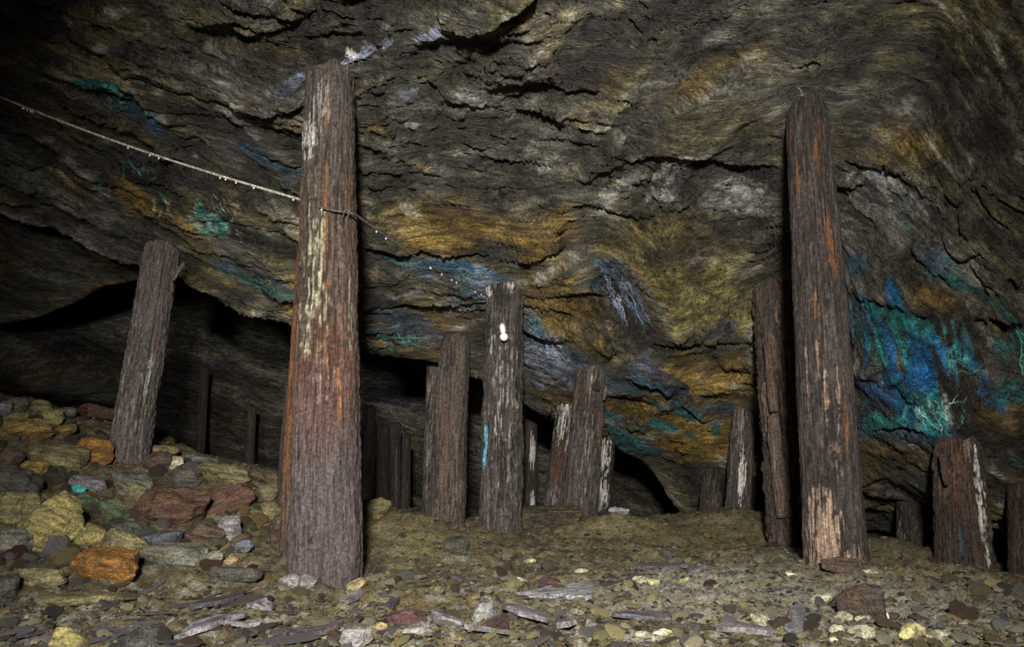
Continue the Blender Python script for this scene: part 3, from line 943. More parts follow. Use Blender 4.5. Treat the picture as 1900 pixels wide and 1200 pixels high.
# every mineral is banded by the foliation
band = np.clip(0.3 * L2 + 0.5 * L1 + 0.6 * Lf, -2.2, 2.2)
col = col * np.exp(0.4 * band - 0.08)[..., None]
for pts, c_, w_ in [([(1105, 478), (1128, 515), (1140, 545), (1152, 562), (1160, 590), (1166, 612)], VIOLET * 2.2, 1.3), ([(1140, 505), (1160, 535), (1176, 558), (1180, 580), (1192, 600), (1197, 628)], VIOLET * 2.0, 1.2),
                   ([(1125, 500), (1140, 530), (1138, 555), (1155, 580)], VIOLET * 1.8, 1.0), ([(1012, 612), (1020, 630), (1019, 645), (1028, 652), (1042, 663)], WHITE, 1.3), ([(1019, 645), (1010, 655), (1014, 664)], WHITE, 1.1), ([(975, 600), (1000, 625), (1019, 640)], VIOLET * 1.8, 1.2),
                   ([(1703, 732), (1697, 745), (1706, 765), (1722, 780), (1738, 800)], WHITE * 0.9, 1.5), ([(1735, 738), (1741, 752), (1734, 768), (1744, 790), (1748, 806)], WHITE, 1.6), ([(1778, 735), (1764, 745), (1748, 758), (1740, 775)], WHITE, 1.4), ([(1790, 740), (1775, 748), (1764, 745)], CYAN, 1.3),
                   ([(1720, 735), (1733, 750), (1730, 765)], CYAN, 1.3), ([(1760, 690), (1800, 690), (1840, 693)], CYAN, 1.0), ([(1886, 612), (1898, 640), (1893, 675), (1902, 705), (1915, 730)], CYAN, 1.6), ([(1880, 600), (1905, 630), (1912, 670)], CYAN, 1.3),
                   ([(735, 612), (742, 625), (765, 635), (790, 648)], CYAN, 1.3), ([(668, 630), (690, 642), (700, 655)], CYAN, 1.2), ([(1128, 705), (1132, 730), (1150, 745), (1160, 752)], CREAM, 1.1), ([(240, 298), (248, 312), (262, 322), (266, 335)], CYAN, 1.2), ([(150, 138), (165, 145), (178, 143)], CREAM, 1.4),
                   ([(112, 150), (120, 165), (135, 182), (150, 184)], CREAM * 0.8, 1.0), ([(395, 358), (420, 395), (430, 425), (458, 448)], CREAM * 1.2, 1.8), ([(645, 96), (650, 108), (662, 102)], WHITE, 1.6), ([(655, 98), (652, 115), (645, 122)], WHITE, 1.4), ([(640, 104), (662, 110)], WHITE, 1.2),
                   ([(660, 532), (700, 536), (740, 528), (800, 530), (830, 545)], VIOLET * 1.3, 1.0), ([(1395, 545), (1408, 541), (1420, 543)], WHITE, 1.4), ([(1480, 160), (1488, 170), (1496, 180)], WHITE * .8, 1.6), ([(860, 510), (880, 525), (905, 532)], VIOLET * 1.6, 1.0)]:
    p_ = np.array(pts, float)
    THREADS.append((p_[:, 0], p_[:, 1], np.asarray(c_), w_))
# thin chalky flecks
fl_ = sstep(1.75, 2.4, Lf + 0.35 * L1)
col = mix(col, LGREY * 0.9, 0.55 * fl_)
PA2 = PA + NA * (disp * sstep(0, 0.03, np.linspace(1, 0, PA.shape[0]))[:, None])[..., None]
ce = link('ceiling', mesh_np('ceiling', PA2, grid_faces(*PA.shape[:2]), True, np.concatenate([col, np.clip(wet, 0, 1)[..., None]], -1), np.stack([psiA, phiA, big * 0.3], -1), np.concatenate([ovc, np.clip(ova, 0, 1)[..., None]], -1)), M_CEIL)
ce['kind'] = 'structure'
ce['label'] = 'low sloping roof of folded dark schist with ochre, blue and green mineral stains'
ROOF_P = PA2.reshape(-1, 3)
ROOF_UV = np.stack(chart(PA2), -1).reshape(-1, 2)


def roof_at(px, py):
    k = np.argmin(((ROOF_UV - np.array([px, py])) ** 2).sum(1))
    return ROOF_P[k]


# raised threads of pale mineral on the roof
def thread_mesh():
    rm = np.full((440, 760), -1, np.int64)
    ii = np.round((ROOF_UV[:, 1] + 60) / 3).astype(int)
    jj = np.round((ROOF_UV[:, 0] + 150) / 3).astype(int)
    ok = (ii >= 0) & (ii < 440) & (jj >= 0) & (jj < 760)
    rm[ii[ok], jj[ok]] = np.nonzero(ok)[0]
    RN = (NA / np.linalg.norm(NA, axis=-1, keepdims=True)).reshape(-1, 3)
    VV, FF, CC = [], [], []
    off = 0
    g_ = np.random.default_rng(3)
    for xs_, ys_, c_, w_ in THREADS:
        t = np.linspace(0, 1, 26)
        k = np.linspace(0, 1, len(xs_))
        x = np.interp(t, k, xs_) + np.cumsum(g_.normal(0, 0.5, 26)) + g_.normal(0, 0.6, 26)
        y = np.interp(t, k, ys_)
        P, N = [], []
        for a, b in zip(x, y):
            i, j = int(round((b + 60) / 3)), int(round((a + 150) / 3))
            if not (2 <= i < 437 and 2 <= j < 757):
                continue
            q = rm[i - 2:i + 3, j - 2:j + 3].ravel()
            q = q[q >= 0]
            if not len(q):
                continue
            v = q[np.argmin(((ROOF_UV[q] - [a, b]) ** 2).sum(1))]
            P.append(ROOF_P[v])
            N.append(RN[v])
        if len(P) < 5:
            continue
        P, N = np.array(P), np.array(N)
        P[1:-1] = 0.25 * P[:-2] + 0.5 * P[1:-1] + 0.25 * P[2:]
        T_ = np.gradient(P, axis=0)
        T_ /= np.linalg.norm(T_, axis=1, keepdims=True) + 1e-9
        B = np.cross(T_, N)
        B /= np.linalg.norm(B, axis=1, keepdims=True) + 1e-9
        n = len(P)
        r = 0.75 * w_ * P[:, 1] / F * np.clip(0.1 + 1.3 * g_.random(n), 0.25, 1.3) * np.sin(np.linspace(0.15, 3.0, n)) ** 0.6
        R_ = []
        for an in (0, 72, 144, 216, 288):
            an = math.radians(an)
            R_.append(P + N * (0.001 + 0.5 * r[:, None] * math.sin(an)) + B * r[:, None] * math.cos(an))
        R_ = np.stack(R_, 1).reshape(-1, 3)
        i = np.arange(n - 1)[:, None] * 5 + np.arange(5)[None]
        j = np.arange(n - 1)[:, None] * 5 + (np.arange(5)[None] + 1) % 5
        VV.append(R_)
        FF.append(np.stack([i, j, j + 5, i + 5], -1).reshape(-1, 4) + off)
        CC.append(np.tile(np.append(np.clip(c_, 0, 0.9), 0.6), (len(R_), 1)))
        off += len(R_)
    return mesh_np('mineral_threads', np.vstack(VV), np.vstack(FF), True, np.vstack(CC))


th_o = link('mineral_threads', thread_mesh(), M_THREAD, ce)
th_o['kind'] = 'stuff'
th_o['label'] = 'thin pale and turquoise mineral threads running down the rock'

# ------------------------------------------------------------------ rock bulge hanging at the far left
lb = [(-500, 330, 5.2), (-500, 560, 5.9), (-200, 380, 5.35), (0, 420, 5.45), (120, 460, 5.7), (250, 520, 5.9), (0, 520, 5.8), (0, 600, 6.2), (130, 562, 6.15), (250, 548, 6.1), (380, 560, 6.3), (380, 500, 5.9), (-200, 590, 6.1)]
lbp = np.array([at(*c) for c in lb])
TB = tps_fit(lbp[:, :2], lbp[:, 2], 2e-3)
lipB = lip_curve([(-500, 600), (-200, 640), (0, 600), (70, 587), (130, 562), (160, 540), (250, 520), (330, 500)], TB)
tb = np.linspace(-1.3, -0.36, 260)
PB = roof_sheet(TB, lipB, tb, 150, 5.0, 16, 0.7, 0.8)
NB = normals(PB)
NB *= np.sign((NB * (np.array([0, 0, CAMZ]) - PB)).sum(-1, keepdims=True))
Ub, Vb, dib, djb = foliation(PB, 4)
b2, b1 = lic(dib, djb, 12, 5, 71), lic(dib, djb, 12, 2, 72)
colb = mix(np.broadcast_to(DARK * 1.0, PB.shape), GREY * 1.1, sstep(-1.2, 1.5, b2 + 0.5 * b1))
colb = mix(colb, OLIVE * 0.9, 0.5 * sstep(-0.3, 0.6, fbm(PB * 2, 3, 75)))
colb, _ = stain(colb, Ub, Vb, b2, 190, 540, 40, 14, -8, OCHRE * 0.8, 0.8)
db = 0.06 * fbm(PB * 1.4, 3, 73) + 0.02 * b2 + 0.008 * b1
wb = link('wall_left', mesh_np('wall_left', PB + NB * db[..., None], grid_faces(*PB.shape[:2]), True, np.concatenate([colb, np.full(PB.shape[:2] + (1,), 0.4)], -1), np.stack([*strata_coords(PB, 4, 0.35), db], -1), np.zeros(PB.shape[:2] + (4,))), M_BACK)
wb['kind'] = 'structure'
wb['label'] = 'dim bulge of schist hanging behind the leaning prop at left'

# ------------------------------------------------------------------ far wall of the stope
xs = np.linspace(-9, 7, 420)
zs = np.linspace(-0.5, 4.2, 210)
X, Z = np.meshgrid(xs, zs)
Yw = 9.4 - 0.42 * Z + 0.12 * X * (X > 0)
for px, py, d, rx, rz, h in ((80, 690, 7.0, 0.75, 0.36, 1.6), (-150, 640, 6.8, 1.2, 0.6, 1.5), (270, 740, 7.6, 0.7, 0.4, 0.9), (520, 820, 8.2, 1.1, 0.3, 0.6), (190, 600, 7.6, 0.9, 0.25, 0.5)):
    c = at(px, py, d)
    Yw -= h * np.exp(-(((X - c[0]) / rx) ** 2 + ((Z - c[2]) / rz) ** 2) ** 1.5)
PC = np.stack([X, Yw, Z], -1)
NC_ = normals(PC)
NC_ *= np.sign((NC_ * (np.array([0, 0, CAMZ]) - PC)).sum(-1, keepdims=True))
Uc, Vc, dic, djc = foliation(PC, 6, 0.2)
c2, c1, c3 = lic(dic, djc, 16, 5, 81), lic(dic, djc, 14, 2, 82), lic(dic, djc, 12, 12, 83)
colc = mix(np.broadcast_to(DARK * 1.3, PC.shape), GREY * 1.6, sstep(-1.3, 1.5, c2 + 0.6 * c1))
for a in [(80, 690, 150, 60, -20, OLIVE * 0.7, 0.7), (250, 650, 120, 30, -5, OLIVE * 0.6, 0.6), (370, 830, 80, 40, 0, OLIVE * 0.55, 0.6), (740, 850, 90, 40, 0, OLIVE * 0.8, 0.6), (200, 690, 60, 16, 0, OCHRE * .35, .5)]:
    colc, _ = stain(colc, Uc, Vc, c2, *a, soft=0.9, rag=0.9)
oc, oa = colc.copy(), np.zeros(Uc.shape)
for a in [(410, 680, 100, 14, 26, VIOLET * 0.6, 0.6), (400, 650, 60, 5, 10, VIOLET * 0.8, 0.6), (440, 640, 60, 5, 18, VIOLET * 0.7, 0.6), (250, 600, 70, 6, 15, VIOLET * 0.5, 0.5), (380, 600, 60, 4, 0, VIOLET * 0.6, 0.5), (470, 690, 60, 6, 25, LGREY * .4, .5), (760, 740, 70, 20, 20, VIOLET * 0.3, 0.5), (700, 800, 20, 10, 0, LGREY * .5, .5), (740, 720, 14, 5, 0, VIOLET * .7, .6), (340, 590, 50, 4, 5, VIOLET * .5, .5)]:
    oc, m_ = stain(oc, Uc, Vc, c1, *a, soft=0.6, rag=1.6)
    oa = np.maximum(oa, m_)
dc = 0.09 * fbm(PC * 0.9, 3, 84) + 0.035 * c3 + 0.02 * c2 + 0.008 * c1
qq = c3 + 0.6 * c2
dc += 0.05 * ((np.floor(qq * 1.3) + sstep(0, 0.2, qq * 1.3 - np.floor(qq * 1.3))) / 1.3 - qq)
wc = link('wall_back', mesh_np('wall_back', PC + NC_ * dc[..., None], grid_faces(*PC.shape[:2]), True, np.concatenate([colc, np.full(PC.shape[:2] + (1,), 0.55)], -1), np.stack([*strata_coords(PC, 6, 0.2), dc], -1), np.concatenate([oc, np.clip(oa * 1.3, 0, 1)[..., None]], -1)), M_BACK)
wc['kind'] = 'structure'
wc['label'] = 'dark layered far wall of the stope seen under the roof edge'

# ------------------------------------------------------------------ the floor of dirt, spoil and chippings
tf = np.concatenate([np.linspace(-1.9, -0.8, 60)[:-1], np.linspace(-0.8, 0.8, 560), np.linspace(0.8, 1.9, 60)[1:]])
yf = 1.1 * (10.2 / 1.1) ** np.linspace(0, 1, 360)
Xf = tf[None] * yf[:, None]
Yf = np.broadcast_to(yf[:, None], Xf.shape)
Zf = floor_base(Xf, Yf) + floor_rough(Xf, Yf)
PF = np.stack([Xf, Yf, Zf], -1)
Uf, Vf = chart(PF)
P2 = np.stack([Xf, Yf * 1.0, 0 * Xf], -1)
peb = fbm(P2 * 26, 3, 91)
Zd = Zf + 0.016 * np.maximum(peb, 0) + 0.009 * fbm(P2 * 50, 2, 95)
g1 = fbm(P2 * 3, 4, 101)
g2 = fbm(P2 * 18, 3, 105)
SOIL = np.array([0.19, 0.152, 0.078])
KHAKI = np.array([0.33, 0.265, 0.115])
ASH = np.array([0.45, 0.42, 0.34])
PEAT = np.array([0.07, 0.06, 0.048])
colf = mix(np.broadcast_to(SOIL, PF.shape), KHAKI, sstep(-0.4, 0.5, g1))
colf = mix(colf, PEAT, 0.7 * sstep(0.1, 0.55, g2))
colf = mix(colf, ASH, (0.35 + 0.5 * sstep(1040, 1120, Vf)) * sstep(0.0, 0.5, -g2 + 0.3 * g1))
for a in [(760, 1000, 150, 50, 5, KHAKI * 1.15, 0.6), (1250, 985, 150, 40, 0, KHAKI * 1.0, 0.6), (1300, 1090, 260, 60, -5, ASH * 1.15, 0.8), (1650, 1120, 350, 60, 5, ASH, 0.65), (700, 1120, 260, 40, 0, KHAKI * 0.9, 0.6),
          (1690, 1040, 100, 30, 10, KHAKI * 0.8, 0.6), (200, 900, 300, 150, 20, SOIL * 0.8, 0.6), (400, 1110, 260, 40, 0, SOIL * 1.1, 0.6), (480, 930, 100, 60, 20, RUST * 0.4, 0.4)]:
    colf, _ = stain(colf, Uf, Vf, 2 * g2, *a, soft=0.9, rag=1.0)
colf = np.broadcast_to(colf, PF.shape)
flo = link('floor', mesh_np('floor', np.stack([Xf, Yf, Zd], -1), grid_faces(*Xf.shape), True, np.concatenate([colf, (0.15 + 0.5 * sstep(0.1, 0.5, g1))[..., None]], -1)), M_FLOOR)
flo['kind'] = 'structure'
flo['label'] = 'uneven khaki and grey dirt floor strewn with chippings'

# ------------------------------------------------------------------ timber props
BARK = np.array([0.05, 0.038, 0.033])
UMBER = np.array([0.078, 0.054, 0.041])
ASHW = np.array([0.145, 0.122, 0.105])
PURP = np.array([0.095, 0.076, 0.075])
REDW = np.array([0.115, 0.042, 0.024])
ORNG = np.array([0.25, 0.10, 0.03])
TAN = np.array([0.31, 0.215, 0.155])
BONE = np.array([0.62, 0.6, 0.54])
LICH = np.array([0.42, 0.42, 0.27])


def timber(nz_, na, L, ra, rb, expo, depth, rot, c0, c1, c2, patches, seed, taper=0.0, lump=1.0, groove=1.0, bend=(0, 0), wet=0.25, jag=0.03, twist=0.0, splits=()):
    """A weathered post in its own space: foot at z=0, head at z=L, -y turned to the viewer."""
    h = np.linspace(0, 1, nz_)[:, None]
    ph = np.linspace(-math.pi, math.pi, na, endpoint=False)[None]
    R = ra + (rb - ra) * h
    if taper:
        R = R * (1 - taper * sstep(0.93, 1.0, h) ** 1.5)
    a = ph + rot
    sup = (np.abs(np.cos(a)) ** expo + np.abs(np.sin(a)) ** expo) ** (-1.0 / expo)
    H, PH = np.broadcast_arrays(h * L, ph)
    tw = PH + twist * H
    cyl = np.stack([np.cos(tw) * 1.0, np.sin(tw) * 1.0, H], -1)
    g = noise3(cyl * np.array([5.5, 5.5, 1.1]), seed)
    g2 = noise3(cyl * np.array([11, 11, 5.0]), seed + 1)
    g3 = noise3(cyl * np.array([24, 24, 13.0]), seed + 2)
    flk = fbm(cyl * np.array([6.0, 6.0, 26.0]), 3, seed + 9)
    lo = fbm(cyl * np.array([0.9, 0.9, 2.2]), 2, seed + 4)
    crack = np.exp(-(np.abs(g) / 0.035) ** 2) * sstep(-0.1, 0.3, noise3(cyl * np.array([1.5, 1.5, 1.3]), seed + 6))
    crk2 = np.exp(-(np.abs(noise3(cyl * np.array([9, 9, 1.6]), seed + 13)) / 0.05) ** 2)
    m = 0.5 * (ra + rb)
    r = R * sup * (1 + 0.05 * lump * lo) + m * groove * (-0.15 * crack - 0.06 * crk2 + 0.04 * g2 + 0.03 * g3 + 0.05 * flk)
    r = r * (1 + 0.03 * lump * noise3(cyl * np.array([1.6, 1.6, 6.0]), seed + 11))
    for u0, h0, h1, dep in splits:
        r = r - m * dep * np.exp(-((np.sin(PH) - u0) / 0.035) ** 2) * (np.cos(PH) > 0) * sstep(h0, h0 + 0.05, h) * sstep(h1, h1 - 0.05, h)
    x = r * np.sin(PH) + bend[0] * np.sin(math.pi * h) * 1.0
    y = -r * np.cos(PH) * depth + bend[1] * np.sin(math.pi * h)
    z = H + jag * sstep(0.9, 1.0, h) * noise3(cyl * np.array([2.2, 2.2, 0.0]) + 3, seed + 7)
    V_ = np.stack([x, y, z], -1)
    # colour
    t = sstep(-0.5, 0.5, 0.5 * g2 + 0.5 * g3 + 0.3 * lo + 0.4 * flk)
    col_ = mix(np.broadcast_to(c0 * 0.6, V_.shape), c1 * 1.25, t)
    col_ = mix(col_, c2, 0.7 * sstep(0.05, 0.5, lo + 0.5 * g))
    W = np.full(H.shape, wet)
    u = np.sin(PH)
    front = np.cos(PH) > -0.15
    hh = np.broadcast_to(h, H.shape)
    str_ = 0.65 * g2 + 0.6 * g3 + 0.35 * flk
    for (u0, h0, uw, hw, c, s, thr) in patches:
        q = 1 - np.sqrt(((u - u0) / uw) ** 2 + ((hh - h0) / hw) ** 2)
        mk = sstep(0, 0.35, q * 0.8 + 1.3 * str_ - thr) * front * s * (q > 0)
        col_ = mix(col_, np.asarray(c), mk)
    # caps
    Vf_ = V_.reshape(-1, 3)
    n = len(Vf_)
    rings = []
    faces = []
    i = (np.arange(nz_ - 1)[:, None] * na + np.arange(na)[None])
    j = (np.arange(nz_ - 1)[:, None] * na + (np.arange(na)[None] + 1) % na)
    faces = np.stack([i, j, j + na, i + na], -1).reshape(-1, 4)
    top = V_[-1]
    ct = top.mean(0)
    inner = ct + (top - ct) * 0.5
    inner[:, 2] = top[:, 2] * 0.6 + ct[2] * 0.4 + 0.01
    bot = V_[0].mean(0)
    Vall = np.vstack([Vf_, inner, ct[None] + [0, 0, 0.012], bot[None]])
    k = np.arange(na)
    k2 = (k + 1) % na
    o = (nz_ - 1) * na
    q2 = np.stack([o + k, o + k2, n + k2, n + k], -1)
    t1 = np.stack([n + k, n + k2, np.full(na, n + na)], -1)
    t0 = np.stack([k2, k, np.full(na, n + na + 1)], -1)
    call = np.vstack([col_.reshape(-1, 3), np.broadcast_to(c0 * 0.9, (na + 2, 3))])
    wall = np.concatenate([W.ravel(), np.full(na + 2, wet)])
    me = mesh_np('timber', Vall, [np.vstack([faces, q2]), np.vstack([t1, t0])], True, np.concatenate([call, wall[:, None]], -1))
    return me


def prop(name, label, base, top, w0, w1, group=None, buried=0.06, into=0.05, res=1.0, **k):
    """Stand a prop on the floor at base (px,py,d) and wedge it to the roof at top (px,py,d)."""
    b = at(*base)
    if k.pop('ground', True):
        g = at(base[0], base[1], base[2])
        b = np.array([g[0], g[1], g[2]])
    t = at(*top)
    ax = (t - b)
    L0 = np.linalg.norm(ax)
    ax = ax / L0
    b2 = b - ax * buried
    L = L0 + buried + into
    ra = w0 * base[2] / F / 2
    rb = w1 * top[2] / F / 2
    na = int(max(40, min(150, 150 * res)))
    nz_ = int(max(50, min(260, 110 * L * res)))
    me = timber(nz_, na, L, ra, rb, **k)
    o = link(name, me, M_WOOD)
    z = Vector(ax)
    y = Vector((b[0], b[1], 0)).normalized()
    y = (y - z * y.dot(z)).normalized()
    x = y.cross(z)
    M = Matrix((x, y, z)).transposed().to_4x4()
    M.translation = Vector(b2)
    o.matrix_world = M
    tag(o, label, 'post', group)
    return o


G = 'timber props wedged under the roof'
BLUEP = np.array([0.15, 0.5, 0.68])
p_big = prop('timber_prop', 'tall squared red-brown timber prop with a rope round it, largest on the left', (604, 1068, 3.42), (612, 152, 3.45), 126, 90, G,
             expo=3.2, depth=0.8, rot=0.25, c0=UMBER * 0.8, c1=UMBER * 1.35, c2=REDW * 0.55, seed=101, lump=0.7, groove=0.8, wet=0.45, jag=0.05,
             splits=((-0.12, 0.15, 0.93, 0.12), (0.1, 0.05, 0.2, 0.1)),
             patches=[(0, 0.1, 1.4, 0.32, PURP, 0.8, -0.3), (0, 0.95, 1.4, 0.22, ASHW * 0.65, 0.8, -0.1), (-0.75, 0.845, 0.3, 0.05, BONE * 0.8, 0.85, 0.15), (-0.3, 0.9, 0.35, 0.07, BONE * 0.6, 0.7, 0.2),
                      (-0.12, 0.72, 0.07, 0.24, ORNG, 0.85, 0.0), (-0.05, 0.5, 0.07, 0.18, ORNG, 0.8, 0.1), (-0.6, 0.56, 0.3, 0.16, LICH, 0.85, 0.45), (-0.25, 0.6, 0.18, 0.1, LICH, 0.8, 0.4), (-0.2, 0.46, 0.5, 0.14, LICH, 0.75, 0.55),
                      (0.75, 0.7, 0.3, 0.2, ORNG * 0.4, 0.5, 0.3), (0.6, 0.42, 0.2, 0.12, ORNG * 0.8, 0.7, 0.35), (0, 0.35, 1.2, 0.12, REDW * 0.9, 0.4, 0.0), (0.35, 0.35, 0.08, 0.06, ORNG, 0.8, 0.1), (0.65, 0.5, 0.12, 0.1, LICH * 0.8, 0.7, 0.3), (-0.95, 0.4, 0.15, 0.4, ORNG * 0.4, 0.5, 0.3)])
prop('timber_prop', 'orange-edged timber prop half hidden behind the tall rope-bound prop', (553, 925, 3.75), (574, 466, 3.85), 58, 44, G, into=0.0, res=0.7,
     expo=2.6, depth=0.9, rot=0.3, c0=UMBER * 0.8, c1=UMBER * 1.2, c2=ORNG * 0.35, seed=103, patches=[(-0.9, 0.5, 0.3, 0.5, ORNG * 0.7, 0.8, -0.1)], buried=0.25)
p_log = prop('timber_prop', 'tall round dark log prop with peeling bark, largest on the right', (1553, 1048, 3.62), (1497, 198, 3.62), 110, 80, G,
             expo=2.0, depth=1.0, rot=0, c0=BARK * 0.75, c1=BARK * 1.35, c2=PURP * 0.6, seed=107, taper=0.2, lump=0.9, groove=0.45, wet=0.5, jag=0.02,
             patches=[(-0.35, 0.05, 0.75, 0.13, TAN * 1.1, 0.85, 0.1), (0.1, 0.03, 0.8, 0.05, TAN * 0.9, 0.7, 0.1), (-0.1, 0.1, 0.25, 0.07, TAN * 1.3, 0.8, 0.0), (0.55, 0.68, 0.16, 0.07, ORNG * 0.7, 0.85, 0.05), (0.7, 0.62, 0.12, 0.07, ORNG * 0.7, 0.85, 0.1),
                      (-0.55, 0.8, 0.08, 0.05, ORNG * 0.7, 0.9, 0.0), (0.35, 0.83, 0.2, 0.05, ORNG * 0.6, 0.8, 0.2), (0.4, 0.91, 0.12, 0.05, ORNG * 0.6, 0.8, 0.1), (-0.75, 0.92, 0.12, 0.06, ORNG * 0.6, 0.8, 0.2), (-0.15, 0.52, 0.08, 0.04, ORNG, 0.85, 0.0),
                      (0.0, 0.35, 0.1, 0.07, TAN, 0.85, 0.1), (0.4, 0.33, 0.1, 0.08, TAN * 0.9, 0.8, 0.1), (-0.6, 0.42, 0.04, 0.08, TAN, 0.8, -0.1), (-0.2, 0.42, 0.04, 0.07, TAN, 0.8, -0.1), (0.2, 0.23, 0.3, 0.05, TAN * 0.5, 0.7, 0.2), (0.6, 0.28, 0.06, 0.06, ORNG * 0.8, 0.8, 0)])
prop('timber_prop', 'split brown timber prop just left of the tall round log', (1476, 1012, 5.0), (1440, 543, 5.05), 92, 84, G,
     expo=2.3, depth=0.9, rot=0.2, c0=UMBER * 0.8, c1=UMBER * 1.3, c2=BARK, seed=109, lump=1.0, groove=1.4, wet=0.2, splits=((-0.25, 0.2, 0.6, 0.35),),
     patches=[(0.0, 0.87, 0.12, 0.05, TAN * 0.9, 0.9, -0.1), (-0.1, 0.72, 0.4, 0.14, TAN * 0.5, 0.7, 0.1), (-0.7, 0.5, 0.2, 0.12, TAN * 0.6, 0.7, 0.0), (-0.5, 0.4, 0.2, 0.16, TAN * 0.7, 0.7, 0.1)])
lean = prop('timber_prop', 'grey weathered prop leaning right on the rubble pile', (238, 848, 4.98), (300, 468, 5.02), 66, 58, G,
            expo=2.8, depth=0.85, rot=0.5, c0=ASHW * 0.7, c1=ASHW * 1.15, c2=PURP * 1.15, seed=111, lump=0.8, groove=1.1, wet=0.15, splits=((0.25, 0.1, 0.95, 0.3), (-0.35, 0.3, 0.9, 0.15)), jag=0.05,
            patches=[(0.35, 0.45, 0.2, 0.08, BONE * 0.6, 0.8, 0.1), (0.3, 0.33, 0.2, 0.1, BONE * 0.5, 0.8, 0.2), (0.5, 0.52, 0.1, 0.08, REDW * 1.6, 0.6, 0.0), (-0.4, 0.96, 0.4, 0.06, UMBER * 1.3, 0.7, 0)])
bulbpost = prop('timber_prop', 'dark grey prop with a white light bulb hung near its head', (928, 990, 4.9), (937, 543, 4.97), 76, 66, G,
                expo=2.5, depth=0.9, rot=0.3, c0=BARK * 0.8, c1=ASHW * 0.75, c2=PURP * 0.7, seed=113, lump=1.3, groove=1.2, wet=0.25, bend=(0.0, 0), jag=0.06, twist=0.25, splits=((0.72, 0.05, 0.6, 0.4),),
                patches=[(0.2, 0.98, 0.3, 0.04, BONE, 0.9, 0.0), (-0.9, 0.97, 0.2, 0.03, BONE, 0.8, 0.0), (0.0, 0.55, 0.9, 0.4, BONE * 0.8, 0.75, 0.8), (-0.6, 0.75, 0.2, 0.1, BONE * 0.8, 0.7, 0.5), (-0.8, 0.35, 0.09, 0.085, BLUEP, 0.95, -0.4), (0.4, 0.3, 0.12, 0.1, ASHW * 1.6, 0.7, 0.0), (-0.1, 0.95, 0.5, 0.06, BARK * 0.5, 0.7, -0.1)])
prop('timber_prop', 'brown square-cut prop standing left of the prop with the bulb', (829, 962, 5.55), (844, 634, 5.62), 64, 52, G, res=0.9,
     expo=3.4, depth=0.8, rot=0.2, c0=UMBER * 0.8, c1=ASHW * 0.7, c2=UMBER * 1.5, seed=117, lump=0.6, groove=0.9, wet=0.2, taper=0.2,
     patches=[(0.2, 0.3, 0.7, 0.25, TAN * 0.5, 0.7, 0.15), (0.4, 0.2, 0.5, 0.15, TAN * 0.7, 0.7, 0.35), (-0.7, 0.65, 0.1, 0.2, UMBER * 2, 0.6, 0.1)])
prop('timber_prop', 'narrow grey prop tucked behind the left edge of the brown square-cut prop', (800, 945, 5.95), (808, 674, 6.05), 32, 32, G, res=0.5, into=0.15,
     expo=2.6, depth=1.0, rot=0.3, c0=BARK, c1=ASHW * 0.9, c2=PURP, seed=119, groove=1.2, patches=[(-0.5, 0.5, 0.3, 0.5, BONE * 0.5, 0.6, 0.5)])
prop('timber_prop', 'grey-brown prop with a dark knot near its head, middle of three standing together', (1075, 966, 5.55), (1096, 690, 5.65), 62, 52, G, res=0.8,
     expo=2.4, depth=0.9, rot=0.4, c0=UMBER * 0.9, c1=ASHW * 0.8, c2=PURP * 0.8, seed=121, lump=0.9, groove=1.0, jag=0.03,
     patches=[(0.35, 0.86, 0.22, 0.03, BARK * 0.3, 0.9, -0.3), (0.0, 0.9, 0.5, 0.1, ASHW * 1.2, 0.6, 0.0), (-0.8, 0.8, 0.2, 0.2, TAN * 0.6, 0.7, 0.0), (0.0, 0.5, 0.9, 0.4, BONE * 0.6, 0.5, 0.8), (0.1, 0.9, 0.05, 0.03, BONE, 0.9, -0.2), (0.85, 0.6, 0.2, 0.2, TAN * 0.6, 0.7, 0.0)])
prop('timber_prop', 'leaning prop flecked white, left of three standing together', (1026, 940, 5.85), (1046, 779, 6.1), 34, 32, G, res=0.6, into=0.2,
     expo=2.3, depth=1.0, rot=0.3, c0=UMBER * 0.8, c1=ASHW * 0.7, c2=REDW * 0.7, seed=123, groove=1.1, patches=[(0, 0.75, 1.0, 0.3, BONE * 1.0, 0.9, 0.3), (0, 0.1, 1, 0.1, BONE * 0.5, 0.6, 0.5)])
prop('timber_prop', 'short dark prop blotched with white, right of three standing together', (1115, 948, 6.2), (1124, 828, 6.6), 32, 34, G, res=0.6, into=0.1,
     expo=2.3, depth=1.0, rot=0.3, c0=BARK * 0.6, c1=BARK * 1.1, c2=UMBER * 0.7, seed=125, groove=1.0, patches=[(0, 0.7, 0.8, 0.3, BONE * 1.1, 0.95, 0.25), (-0.1, 0.2, 0.9, 0.2, BONE * 1.1, 0.95, 0.1)])
prop('timber_prop', 'grey prop with a long white streak left of the split brown prop', (1369, 950, 6.3), (1380, 769, 6.4), 43, 38, G, res=0.7,
     expo=2.8, depth=0.9, rot=0.5, c0=UMBER * 0.7, c1=ASHW * 0.8, c2=PURP * 0.7, seed=127, groove=1.1, splits=((0.25, 0.1, 0.9, 0.2),), wet=0.5,
     patches=[(0.15, 0.4, 0.3, 0.3, BONE * 1.3, 0.95, 0.05), (-0.3, 0.85, 0.6, 0.25, ASHW * 1.8, 0.7, 0.1), (0.8, 0.7, 0.25, 0.4, TAN * 0.7, 0.7, 0.0)])
prop('timber_prop', 'short plain grey-brown prop beside the white-streaked prop', (1318, 962, 6.6), (1322, 882, 7.0), 39, 36, G, res=0.6, into=0.1,
     expo=2.6, depth=0.9, rot=0.3, c0=BARK, c1=ASHW * 0.8, c2=UMBER, seed=129, groove=0.8, patches=[(0.3, 0.2, 0.3, 0.2, ASHW * 1.3, 0.6, 0)])
